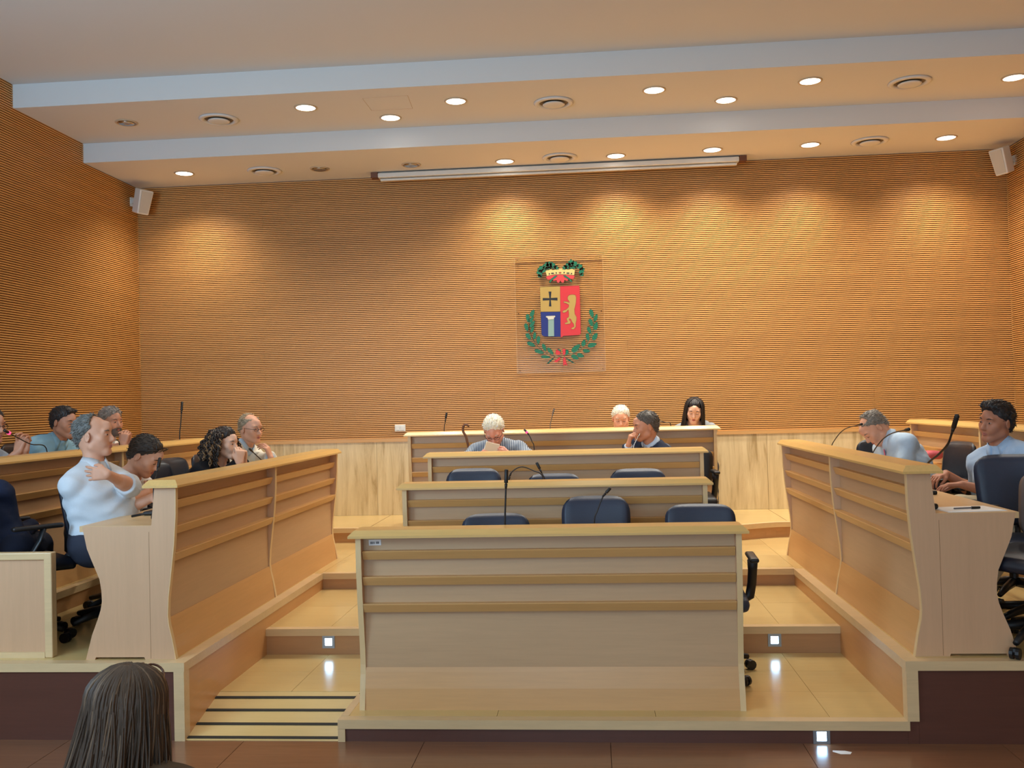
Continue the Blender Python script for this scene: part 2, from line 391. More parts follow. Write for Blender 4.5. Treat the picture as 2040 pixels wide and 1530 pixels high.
# ------------------------------------------------------------------ benches
FRONT = [(0, 0), (.019, .107), (.035, .178), (.040, .228), (.035, .32), (.017, .46), (0, .60), (-.011, .75), (-.014, .90)]
REAR = [(.100, .90), (.120, .70), (.50, .70), (.490, .655), (.475, .582), (.452, .525), (.430, .473), (.408, .42), (.399, .36), (.397, .304), (.405, .26), (.422, .21), (.455, .127), (.49, 0), (.44, 0), (.435, .012), (.17, .012), (.165, 0)]
MID = [(0, 0), (.019, .107), (.035, .178), (.040, .228), (.035, .32), (.017, .46), (0, .60), (-.011, .75), (-.014, .90), (.100, .90), (.12, .66), (.12, 0)]
JOINT = mat('joint_line', (130, 96, 56), .8)
def bench(name, label, L, splits, loc, rz, hs=1.0, group=None):
    """local x along the bench, y from its front to its rear"""
    T = thing(name, label, 'bench', loc, rz, group)
    sc = lambda P: [(d, z*hs) for d, z in P]
    t = .028
    for x0 in (0, L-t): MB().prism(sc(FRONT+REAR), 'x', x0, x0+t).build('side_panel', WOOD_SIDE, T)
    for x0 in (-.0006, L-.0004): MB().box(x0, .133, .004, x0+.001, .1345, .668*hs).build('joint_line', JOINT, T)
    for sx in splits: MB().prism(sc(MID), 'x', sx-t/2, sx+t/2).build('divider', WOOD_SIDE, T)
    # thin light edge banding along the curved front of the end panels
    for x0 in [0, L-t]+[sx-t/2 for sx in splits]:
        mb = MB(); P = sc(FRONT)
        for (a, b) in zip(P[:-1], P[1:]): mb.prism([(a[0]-.0025, a[1]), (b[0]-.0025, b[1]), (b[0]+.001, b[1]), (a[0]+.001, a[1])], 'x', x0-.0003, x0+t+.0003)
        mb.build('edge_band', WOOD_EDGE, T)
    cuts = [t]+[c for sx in splits for c in (sx-t/2, sx+t/2)]+[L-t]
    for a, b in zip(cuts[::2], cuts[1::2]):
        MB().prism(sc([(.045, .20), (.063, .20), (.063, .90), (.045, .90)]), 'x', a, b).build('front_panel', WOOD_PANEL, T)
        for zl in (.828, .693, .552):
            MB().prism([(.045, zl*hs), (.004, zl*hs), (.001, zl*hs-.004), (.003, zl*hs-.010), (.018, zl*hs-.046), (.045, zl*hs-.046)], 'x', a+.002, b-.002).build('ledge', WOOD_LEDGE, T)
        MB().prism(sc([(.050, .210), (.040, .213), (.034, .19), (.018, .107), (.004, 0), (.022, 0), (.036, .107), (.062, .20)]), 'x', a, b).build('kick_panel', WOOD_KICK, T)
    MB().box(t, .063, .69*hs, L-t, .10, .90*hs).build('back_board', WOOD_PANEL, T)
    MB().box(.002, .12, .672*hs, L-.002, .515, .702*hs).build('worktop', WOOD_TOP, T)
    # chamfered top rail, longer and deeper at its underside
    z0, z1, z2 = .900*hs, .912*hs, .940*hs; e = .035
    r0 = [(-e, -.042), (L+e, -.042), (L+e, .150), (-e, .150)]
    r2 = [(-e+.030, -.018), (L+e-.030, -.018), (L+e-.030, .128), (-e+.030, .128)]
    vs = [(x, y, z0) for x, y in r0]+[(x, y, z1) for x, y in r0]+[(x, y, z2) for x, y in r2]
    fs = [(0, 3, 2, 1), (8, 9, 10, 11)]+[(i, (i+1) % 4, (i+1) % 4+4, i+4) for i in range(4)]+[(i+4, (i+1) % 4+4, (i+1) % 4+8, i+8) for i in range(4)]
    MB().add(vs, fs).build('top_rail', WOOD_RAIL, T)
    return T
B1 = bench('council_bench', 'front wooden bench in the centre, nearest the camera, with white barcode sticker', 1.99, [], (-1.25, 4.88, Z1), 0, 1.0)
B2 = bench('council_bench', 'second wooden centre bench, right behind the front bench and its empty chairs', 1.945, [], (-1.232, 6.035, Z2), 0, .975)
B3 = bench('council_bench', 'third wooden centre bench, where the striped-shirt man and the suited man sit', 2.150, [], (-1.298, 7.39, Z3), 0, .975)
B4 = bench('council_bench', 'rearmost and widest wooden centre bench below the coat of arms', 2.86, [], (-1.725, 8.76, Z4), 0, .962)
LB1 = bench('council_bench', 'front wooden bench on the left, its curved end panel facing the camera', 3.18, [1.585], (-2.205, 4.80, Z3), R(90), 1.0)
RB1 = bench('council_bench', 'front wooden bench on the right, with paper lying on its worktop', 3.07, [1.555], (1.558, 7.89, Z3), R(-90), 1.0)
LB2 = bench('council_bench', 'second-row wooden bench on the left along the slatted side wall', 3.36, [1.68], (-3.585, 5.25, Z4), R(90), .96)
RB2 = bench('council_bench', 'second-row wooden bench on the right, behind the seated men', 4.0, [1.6, 3.0], (3.02, 9.23, Z4), R(-90), .965)
# barcode sticker on the front bench
st = MB().box(0, -.0015, 0, .066, 0, .030).build('barcode_sticker', PAPER); st.location = (-1.192, 4.9235, Z1+.852); st.rotation_euler = (0, R(-1.2), 0)
tag(st, 'small white barcode sticker on upper left of the front centre bench', 'sticker')
bc = MB(); x = .008
while x < .055:
    w = random.choice((.0008, .0014, .0022))
    if not .031 < x < .036: bc.box(x, -.0019, .008, x+w, -.0015, .020)
    x += w+random.choice((.0007, .0012))
bc.build('barcode', BLACK, st)

# low parapet at the far left of the stage
P = thing('parapet', 'low framed wooden parapet standing on the stage at far left', 'partition', (-2.90, 4.86, Z3))
MB().rbox((-.022, 0, .28), (.044, .05, .56), .006, 2).build('frame_post', NOSING, P)
MB().rbox((-1.0, 0, .5405), (1.9554, .048, .04), .006, 2).build('frame_rail', NOSING, P)
MB().box(-1.96, -.024, 0, -.044, .024, .03).build('frame_rail', NOSING, P)
MB().box(-1.96, -.010, .03, -.044, .010, .52).build('infill_panel', WOOD_SIDE, P)

# ------------------------------------------------------------------ ceiling lights, vents, screen, speakers
def downlight(p, on, n, label, grp, spot=True):
    T = thing('downlight', label, 'ceiling light', tuple(p), 0, grp)
    MB().lathe([(.088, 0), (.100, 0), (.100, -.006), (.094, -.010), (.084, -.008), (.084, 0)], n=28).build('ring', TRIM_RING, T, smooth=True)
    MB().lathe([(.084, -.003), (.084, -.0045), (.001, -.0052)], n=24).build('diffuser', LAMP_ON if on else GREY_REFL, T)
    if not on:
        MB().lathe([(.070, -.005), (.066, -.014), (.030, -.010), (.001, -.008)], n=20).build('lamp_bulb', CHROME, T, smooth=True)
    if on and spot:
        d = bpy.data.lights.new('downlight_beam', 'SPOT'); d.energy = SPOT_W; d.spot_size = R(SPOT_ANGLE); d.spot_blend = .95
        d.color = (1.0, .94, .83); d.shadow_soft_size = .06
        o = link('downlight_beam', d, T); o.location = (0, 0, -.03)
LOW = [(367, 345, 1), (637, 336, 0), (819, 328, 0), (1006, 321, 1), (1227, 310, 1), (1419, 298, 1), (1614, 288, 1), (1885, 274, 1)]
HIGH = [(252, 244, 0), (609, 214, 1), (778, 234, 1), (908, 201, 1), (1303, 179, 1), (1446, 199, 1), (1614, 161, 1), (2020, 154, 1)]
ORD = ['first', 'second', 'third', 'fourth', 'fifth', 'sixth', 'seventh', 'eighth']
for i, (x, y, on) in enumerate(LOW):
    downlight(at(x, y, Z=ZC1), on, i, '%s round recessed downlight, %s from the left in the row nearest the back wall' % ('lit' if on else 'unlit', ORD[i]), 'downlights nearest the back wall')
for i, (x, y, on) in enumerate(sorted(HIGH)):
    downlight(at(x, y, Z=ZC2), on, i, '%s round recessed downlight, %s from the left on the upper ceiling step' % ('lit' if on else 'unlit', ORD[i]), 'downlights on the upper ceiling step')
def vent(p, label):
    T = thing('air_diffuser', label, 'vent', tuple(p), 0, 'round air diffusers')
    MB().lathe([(.150, 0), (.172, -.002), (.176, -.008), (.160, -.016), (.135, -.018), (.128, -.006), (.128, 0)], n=36).build('outer_ring', PLASTER, T, smooth=True)
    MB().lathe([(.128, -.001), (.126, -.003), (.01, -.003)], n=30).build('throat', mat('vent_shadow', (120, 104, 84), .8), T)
    MB().lathe([(.09, -.016), (.098, -.022), (.085, -.028), (.05, -.03), (.001, -.031)], n=30).build('centre_disc', PLASTER, T, smooth=True)
for i, (x, y) in enumerate([(527, 340), (1115, 313), (1733, 281)]):
    vent(at(x, y, Z=ZC1), 'round white air diffuser in the lower ceiling strip, %s' % ('at left', 'above the coat of arms', 'at right')[i])
for i, (x, y) in enumerate([(436, 237), (1103, 204), (1812, 163)]):
    vent(at(x, y, Z=ZC2), 'round white air diffuser on the upper ceiling step, %s' % ('at left', 'in the middle', 'at right')[i])
T = thing('projection_screen', 'white rolled-up projection screen housing hung along the top of the back wall', 'screen', (-.30, 9.72, ZC1-.003))
MB().rbox((0, 0, -.035), (3.72, .12, .05), .01, 2).build('housing', WHITE_PL, T)
MB().rbox((0, -.01, -.078), (3.68, .035, .022), .006, 2).build('bottom_bar', WHITE_PL, T)
for s in (-1, 1): MB().box(s*1.90-.035, -.05, -.055, s*1.90+.035, .06, 0).build('end_bracket', mat('bracket_brown', (110, 66, 42), .5), T)
def speaker(loc, rz, label, sgn):
    T = thing('wall_speaker', label, 'speaker', loc, rz, 'corner wall speakers')
    mb = MB(); P0 = [(-.055, -.02), (.055, -.02), (.085, .12), (-.085, .12)]
    tl = Matrix.Rotation(R(18), 3, 'X')
    def V(x, y, z): v = tl@Vector((x, -y, z)); return (v.x, v.y, v.z)
    vs = [V(x*k, y, z) for z, k in ((-.13, .82), (.13, 1.0)) for x, y in P0]
    mb.add(vs, [(0, 3, 2, 1), (4, 5, 6, 7)]+[(i, (i+1) % 4, (i+1) % 4+4, i+4) for i in range(4)])
    o = mb.build('cabinet', WHITE_PL, T)
    bv = o.modifiers.new('bevel', 'BEVEL'); bv.width = .012; bv.segments = 3
    g = MB(); vs = [V(x*k, .1215, z) for z, k in ((-.115, .82), (.115, .98)) for x in (-.068, .068)]
    g.add(vs+[(a, b-.003, c) for a, b, c in vs], [(0, 1, 3, 2), (4, 6, 7, 5), (0, 4, 5, 1), (2, 3, 7, 6), (0, 2, 6, 4), (1, 5, 7, 3)]); g.build('grille', mat('grille_grey', (196, 192, 182), .6, bump=.5, scale=400), T)
    MB().box(-.02, .015, -.02, .02, .11, .02).rbox((0, .11, 0), (.06, .012, .10), .004, 1).build('bracket', WHITE_PL, T)
speaker((-4.775, 9.70, 3.965), R(62), 'white wall speaker high in the left corner of the room', 1)
speaker((4.155, 9.66, 3.98), R(-62), 'white wall speaker high in the right corner of the room', -1)
o = MB().rbox((0, 0, 0), (.115, .012, .072), .004, 2).rbox((-.025, -.008, 0), (.04, .006, .05), .003, 2).rbox((.022, -.008, 0), (.04, .006, .05), .003, 2).build('wall_socket', WHITE_PL); o.location = (-2.03, 9.895, 1.46)
tag(o, 'white double wall socket low on the slatted wall beside the rearmost bench', 'socket')
# square step lights
def steplight(x, y, z, label):
    T = thing('step_light', label, 'step light', (x, y, z), 0, 'square step lights')
    F = mat('brushed_steel', (150, 160, 170), .35, metal=.8)
    mb = MB()
    for a in ((-.040, -.040, .040, -.023), (-.040, .023, .040, .040), (-.040, -.023, -.023, .023), (.023, -.023, .040, .023)): mb.box(a[0], -.006, a[1], a[2], 0, a[3])
    mb.build('frame', F, T); MB().rbox((0, -.002, 0), (.046, .006, .046), .002, 1).build('lens', LED_ON, T)
steplight(-1.724, Y2-.001, .192, 'small lit square step light in the left stair riser')
steplight(1.09, Y2-.001, .192, 'small lit square step light in the upper right stair riser')
steplight(1.075, YF-.001, .036, 'small lit square step light in the dark riser at floor level, lower right')
o = MB().prism([(0, 0), (.03, -.03), (.075, -.03), (.088, -.005), (.06, .012), (.004, .016)], 'z', .0005, .0012).build('paper_scrap', PAPER); o.location = (1.10, 4.63, 0)
tag(o, 'small torn white paper scrap lying on the dark floor at right', 'paper')

# ------------------------------------------------------------------ chairs
def make_chair(name, label, fab, armmat=BLACK, H=.96, wid=.43, arms=True, arm_out=.27):
    """faces +x; origin on the floor"""
    T = thing(name, label, 'chair')
    # seat with waterfall front
    mb = MB().rbox((0.02, 0, .455), (.46, .46, .075), .034, 3); o = mb.build('seat', fab, T, smooth=True)
    for v in o.data.vertices:
        if v.co.x > .12: v.co.z -= (v.co.x-.12)**2*1.2
    # backrest: superellipse panel, curved around the sitter and tilted back
    nu, nv = 14, 16; z0 = .53; vs = []; fs = []; h = H-z0
    for side in (0, 1):
        for j in range(nv+1):
            for i in range(nu+1):
                u = -1+2*i/nu; w = -1+2*j/nv
                uu = u*math.sqrt(max(0, 1-.5*w**6*.62)); ww = w*math.sqrt(max(0, 1-.5*u**6*.42)) if w > 0 else w*math.sqrt(max(0, 1-.5*u**6*.3))
                z = z0+h*(ww+1)/2; wd = wid/2*(.90+.10*(z-z0)/h)
                bulge = .030*(1-abs(u)**3)*(1-abs(w)**4)
                x = -.205-.16*(z-z0)+.035*u*u+(.012 if side == 0 else -.014)+(bulge*.8 if side == 0 else -bulge*.3)
                if max(abs(u), abs(w)) > .999: x = -.205-.16*(z-z0)+.035*u*u
                vs.append((x, uu*wd, z))
    n1 = (nu+1)*(nv+1)
    for s in (0, 1):
        for j in range(nv):
            for i in range(nu):
                a = s*n1+j*(nu+1)+i; q = (a, a+1, a+nu+2, a+nu+1); fs.append(q if s == 0 else q[::-1])
    mb = MB().add(vs, fs); me_o = mb.build('backrest', fab, T, smooth=True)
    bm = bmesh.new(); bm.from_mesh(me_o.data); bmesh.ops.remove_doubles(bm, verts=bm.verts[:], dist=.0005); bmesh.ops.recalc_face_normals(bm, faces=bm.faces[:]); bm.to_mesh(me_o.data); bm.free()
    MB().tube([(-.08, 0, .42), (-.20, 0, .42), (-.262, 0, .48), (-.27, 0, .66)], [.02, .022, .022, .016], 8, flat=2.0).build('back_bar', BLACK, T, smooth=True)
    if arms:
        for s in (-1, 1):
            y = s*arm_out
            MB().rbox((.02, y, .675), (.27, .052, .026), .012, 3).build('armrest', armmat, T, smooth=True)
            MB().tube([(.05, y, .665), (.03, y, .60), (-.02, y, .52), (-.06, y-s*.01, .44), (-.02, y-s*.06, .418)], [.030, .026, .026, .028, .02], 8, flat=.45).build('arm_support', armmat, T, smooth=True)
    MB().lathe([(.045, .39), (.05, .42)], n=12).lathe([(.026, .10), (.026, .40)], n=12).build('column', BLACK, T, smooth=False)
    b = MB()
    for k in range(5):
        a = R(72*k+20); c, s = math.cos(a), math.sin(a)
        b.tube([(0, 0, .115), (c*.15, s*.15, .10), (c*.27, s*.27, .075)], [.030, .022, .015], 8)
    b.build('star_base', BLACK, T, smooth=True)
    for k in range(5):
        a = R(72*k+20); c, s = math.cos(a), math.sin(a); p = np.array([c*.285, s*.285, .028]); n = np.array([-s, c, 0])
        MB().tube([p-n*.022, p-n*.006], .028, 12).tube([p+n*.006, p+n*.022], .028, 12).tube([p-n*.006+[0, 0, .01], p+n*.006+[0, 0, .01]], .02, 8).build('caster', BLACK, T)
    return T
CH = make_chair('office_chair', 'navy swivel armchair, tallest of the three empty ones behind the front centre bench', NAVY, H=1.005)
def place(T, x, y, z, rz): T.location = (x, y, z); T.rotation_euler = (0, 0, rz)
place(CH, .01, 5.55, Z1, R(-90))
CHL = make_chair('office_chair', 'navy swivel armchair with its back low and level, left one behind the front centre bench', NAVY, H=.915)
place(CHL, -.575, 5.50, Z1, R(-84))
CH3 = dup(CHL, (.62, 5.52, Z1), R(-93), 'navy swivel armchair behind the right end of the front centre bench, caster showing')
for c in CH3.children:
    if c.name.startswith('backrest'): c.location.z = .035
    if c.name.startswith('star_base') or c.name.startswith('caster'): c.rotation_euler = (0, 0, R(93-50-20-72*0))
for x, h_, l in ((-.886, .0, 'navy chair back, left of the three behind the second centre bench'), (-.29, -.05, 'navy chair back barely showing, middle of the three behind the second centre bench'), (.325, -.025, 'navy chair back, right of the three behind the second centre bench')):
    dup(CH, (x, 6.74, Z2-.0), R(-90), l, 'chairs behind the second centre bench')
for o in S.objects:
    if o.get('group') == 'chairs behind the second centre bench':
        for c in o.children:
            if c.name.startswith('backrest'): c.location.z = {-.886: -.065, -.29: -.115, .325: -.09}[round(o.location.x, 3)]
BK = make_chair('office_chair', 'swivel armchair coloured black for the shade, past the right end of the third centre bench', BLACK, H=.865, wid=.52, arm_out=.238)  # seat and back coloured black to stand in for the shade there
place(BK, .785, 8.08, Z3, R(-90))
# under the left row
CHD = make_chair('office_chair', 'dark navy swivel armchair under the balding man with crossed arms', NAVY_DARK, H=.93)
place(CHD, -2.91, 5.52, Z3, R(4))
dup(CHD, (-3.08, 5.98, Z3), R(6), 'dark swivel armchair under the young man in the white T-shirt')
dup(CHD, (-3.05, 6.62, Z3), R(-25), 'empty dark chair between the young man and the curly-haired woman')
dup(CHD, (-3.10, 7.18, Z3), R(-12), 'dark chair whose back shows behind the curly-haired woman')
dup(CHD, (-3.08, 7.80, Z3), R(-10), 'dark chair under the man in the cream jacket')
dup(CHD, (-3.30, 5.17, Z3), R(50), 'dark armchair cut off by the left picture edge, under the navy-clad person')
for i, (y, l) in enumerate(((6.35, 'dark chair under the man at the far left picture edge'), (7.28, 'dark chair under the man in the sky-blue shirt'), (8.05, 'dark chair under the bearded man'))):
    dup(CHD, (-4.42, y, Z4), 0, l, 'chairs of the second row on the left')
# right row
CHR = make_chair('office_chair', 'large navy chair back standing in front of the man with dark quiff, at right', NAVY, H=.93, wid=.47)
place(CHR, 2.38, 5.40, Z3, R(-98))
CHG = make_chair('office_chair', 'grey-brown chair back cut off by the right picture edge', GREYCH, H=.865)
place(CHG, 2.19, 4.98, Z3, R(-150))
for c in CHG.children:
    if c.name.startswith('seat'): c.data.materials[0] = NAVY_DARK
dup(CHR, (2.58, 6.10, Z3), R(210), 'navy chair under the man with the dark quiff')
dup(CHD, (2.46, 7.14, Z3), R(190), 'dark chair under the man bending over the right front bench')
dup(CHD, (2.30, 7.62, Z3), R(-100), 'dark chair back just showing over the far end of the right front bench')
for x, y, l in ((-.80, 8.18, 'dark chair under the striped-shirt man'), (.50, 8.18, 'dark chair under the suited man')):
    dup(CHL, (x, y, Z3), R(-90), l, 'chairs behind the third centre bench')
for x, l in ((.29, 'chair hidden behind the rearmost bench under the white-haired man'), (1.02, 'chair hidden behind the rearmost bench under the dark-haired woman')):
    cc = dup(CHL, (x if x < 1 else .88, 9.52, Z4), R(-90), l, 'chairs behind the rearmost bench')
    for c in cc.children:
        if c.name.startswith('backrest'): c.location.z = -.09

# ------------------------------------------------------------------ microphones and desk things
def smooth_path(P, n=6):
    P = [np.array(p, float) for p in P]
    if len(P) < 3: return P
    out = []
    Q = [2*P[0]-P[1]]+P+[2*P[-1]-P[-2]]
    for i in range(1, len(Q)-2):
        for k in range(n):
            t = k/n; out.append(.5*((2*Q[i])+(-Q[i-1]+Q[i+1])*t+(2*Q[i-1]-5*Q[i]+4*Q[i+1]-Q[i+2])*t*t+(-Q[i-1]+3*Q[i]-3*Q[i+1]+Q[i+2])*t**3))
    return out+[P[-1]]
def mic(label, pts, base_z, headlen=.045, r=.0085, neck=.0038, ring=False, col=BLACK, group=None):
    """pts from base end to head tip"""
    pts = [np.array(p, float) for p in pts]; p0 = pts[0]
    b = np.array([p0[0], p0[1], base_z])
    T = thing('microphone', label, 'microphone', tuple(b), 0, group)
    path = [b+[0, 0, .02]] + ([p0] if p0[2] > base_z+.06 else [])+pts[1:]
    sp = smooth_path(path); sp = [p-b for p in sp]
    MB().rbox((0, 0, .012), (.085, .11, .024), .008, 2).build('base', BLACK, T)
    d = sp[-1]-sp[-2]; d /= np.linalg.norm(d); tip = sp[-1]; st_ = tip-d*headlen
    MB().tube(sp[:-1]+[st_], neck, 8).build('gooseneck', col, T, smooth=True)
    MB().tube([st_-d*.03, st_-d*.004], [neck*1.3, r*.8], 10).tube([st_, st_+d*.004, tip-d*.004, tip], [r*.9, r, r, r*.7], 12).build('capsule', col, T, smooth=True)
    if ring: MB().tube([st_-d*.012, st_+d*.004], r*1.25, 14).build('light_ring', PINK, T, smooth=True)
    return T
WT = .702
def aY(L, Y): return [at(x, y, Y=Y) for x, y in L]
def aX(L, X): return [at(x, y, X=X) for x, y in L]
mic('tall straight black microphone on the front centre bench', aY([(1006, 1045), (1007, 1000), (1009, 935)], 5.16), Z1+WT, headlen=.075, r=.011, neck=.005)
mic('black gooseneck microphone arched over to the left behind the second centre bench', aY([(1082, 958), (1077, 944), (1066, 939), (1040, 930), (1020, 940), (1012, 958)], 6.33), Z2+WT*.975, headlen=.03)
mic('short black microphone tip leaning left behind the second centre bench', aY([(1086, 960), (1079, 942), (1069, 921)], 6.40), Z2+WT*.975, headlen=.05, r=.010)
mic('slanting black gooseneck microphone in front of the middle navy chair', aY([(1184, 1040), (1190, 1018), (1201, 990), (1216, 972)], 5.18), Z1+WT, headlen=.035, r=.009)
mic('microphone with a glowing pink ring beside the striped-shirt man', aY([(1064, 892), (1060, 880), (1054, 867), (1044, 855)], 7.66), Z3+WT*.975, headlen=.03, ring=True)
mic('black microphone standing at the left of the rearmost bench', aY([(885, 856), (887, 840), (890, 822)], 8.98), Z4+WT*.962, headlen=.06, r=.010)
mic('slim grey microphone standing in the middle of the rearmost bench', aY([(1096, 852), (1098, 838), (1104, 814)], 8.98), Z4+WT*.962, headlen=.05, col=mat('grey_metal', (110, 100, 92), .4, metal=.5))
mic('dark microphone leaning low between the white-haired man and the woman', aY([(1336, 846), (1326, 842), (1304, 835)], 9.05), Z4+WT*.962, headlen=.03)
mic('thin silver microphone in front of the suited man', aY([(1262, 895), (1266, 880), (1275, 864)], 7.64), Z3+WT*.975, headlen=.02, r=.005, col=CHROME)
mic('tall dark microphone on the empty end of the left second-row bench', aX([(358, 866), (360, 845), (363, 800)], -3.78), Z4+WT*.96, headlen=.085, r=.011, neck=.005)
mic('microphone with a glowing pink ring at the far left, second row', aX([(92, 893), (62, 885), (35, 872), (8, 857)], -3.86), Z4+WT*.96, headlen=.05, ring=True, r=.010)
mic('thin dark microphone in front of the bearded man', aX([(238, 884), (228, 876), (217, 869)], -3.80), Z4+WT*.96, headlen=.02, r=.006)
mic('black microphone held up before the young man’s face', aX([(306, 965), (312, 945), (319, 912)], -2.55), Z3+WT, headlen=.06, r=.010)
mic('black microphone in front of the man in the cream jacket', aX([(530, 925), (518, 914), (497, 894)], -2.42), Z3+WT, headlen=.045, r=.008)
mic('black arched microphone left of the bending man, right front bench', aX([(1655, 896), (1664, 875), (1683, 855), (1717, 845)], 1.86), Z3+WT, headlen=.05, r=.009)
mic('black arched microphone in front of the bending man, right front bench', aX([(1736, 912), (1750, 885), (1773, 865), (1811, 855)], 1.88), Z3+WT, headlen=.06, r=.010)
mic('tall slanting black microphone between the two men, right front bench', aX([(1845, 930), (1870, 905), (1888, 885), (1897, 860), (1907, 827)], 1.95), Z3+WT, headlen=.09, r=.013, neck=.006)
def desk_unit(label, loc, rz):
    T = thing('microphone_unit', label, 'microphone base', loc, rz)
    MB().rbox((0, 0, .016), (.13, .07, .030), .012, 3).build('housing', BLACK, T, smooth=True)
    MB().tube([(.04, 0, .03), (.10, 0, .035), (.19, .01, .02)], .007, 8).build('folded_neck', BLACK, T, smooth=True); return T
desk_unit('black microphone unit on the near end of the right front worktop', (1.70, 5.02, Z3+WT), R(100))
desk_unit('black microphone unit with folded neck on the near end of the left front worktop', (-2.37, 5.05, Z3+WT), R(175))
pp = MB()
for k in range(5): pp.box(-.15+.003*k, -.105+.002*k, .0006*k, .15-.002*k, .105, .0006*k+.0005)
o = pp.build('papers', PAPER); o.location = (1.88, 4.955, Z3+WT+.0005); o.rotation_euler = (0, 0, R(8)); tag(o, 'white sheets of paper lying on the near worktop of the right front bench', 'paper')
T = thing('pen', 'dark pen lying on the white papers at right', 'pen', (1.86, 4.93, Z3+WT+.010), R(12))
MB().tube([(-.06, 0, 0), (.035, 0, 0)], .004, 8).build('barrel', mat('pen_grey', (90, 90, 96), .4), T); MB().tube([(.035, 0, 0), (.08, 0, 0)], [.007, .006], 8).build('cap', BLACK, T)
# walking cane hooked on the rear bench
T = thing('walking_cane', 'brown walking cane with a crook handle behind the striped-shirt man', 'cane', tuple(at(936, 960, Y=8.5)*[1, 1, 0]+[0, 0, Z3]))
c0 = np.array(T.location)
pts = aY([(945, 1010), (938, 930), (930, 876), (923, 860), (923, 850), (928, 846), (935, 849)], 8.50)
pts[0] = np.array([pts[0][0], 8.47, Z3+.01])
sp = [p-c0 for p in smooth_path(pts)]
MB().tube(sp, .011, 10).build('shaft', mat('cane_wood', (110, 64, 32), .4), T, smooth=True); MB().tube([sp[0], sp[0]+[0, 0, .03]], .013, 10).build('rubber_tip', BLACK, T)

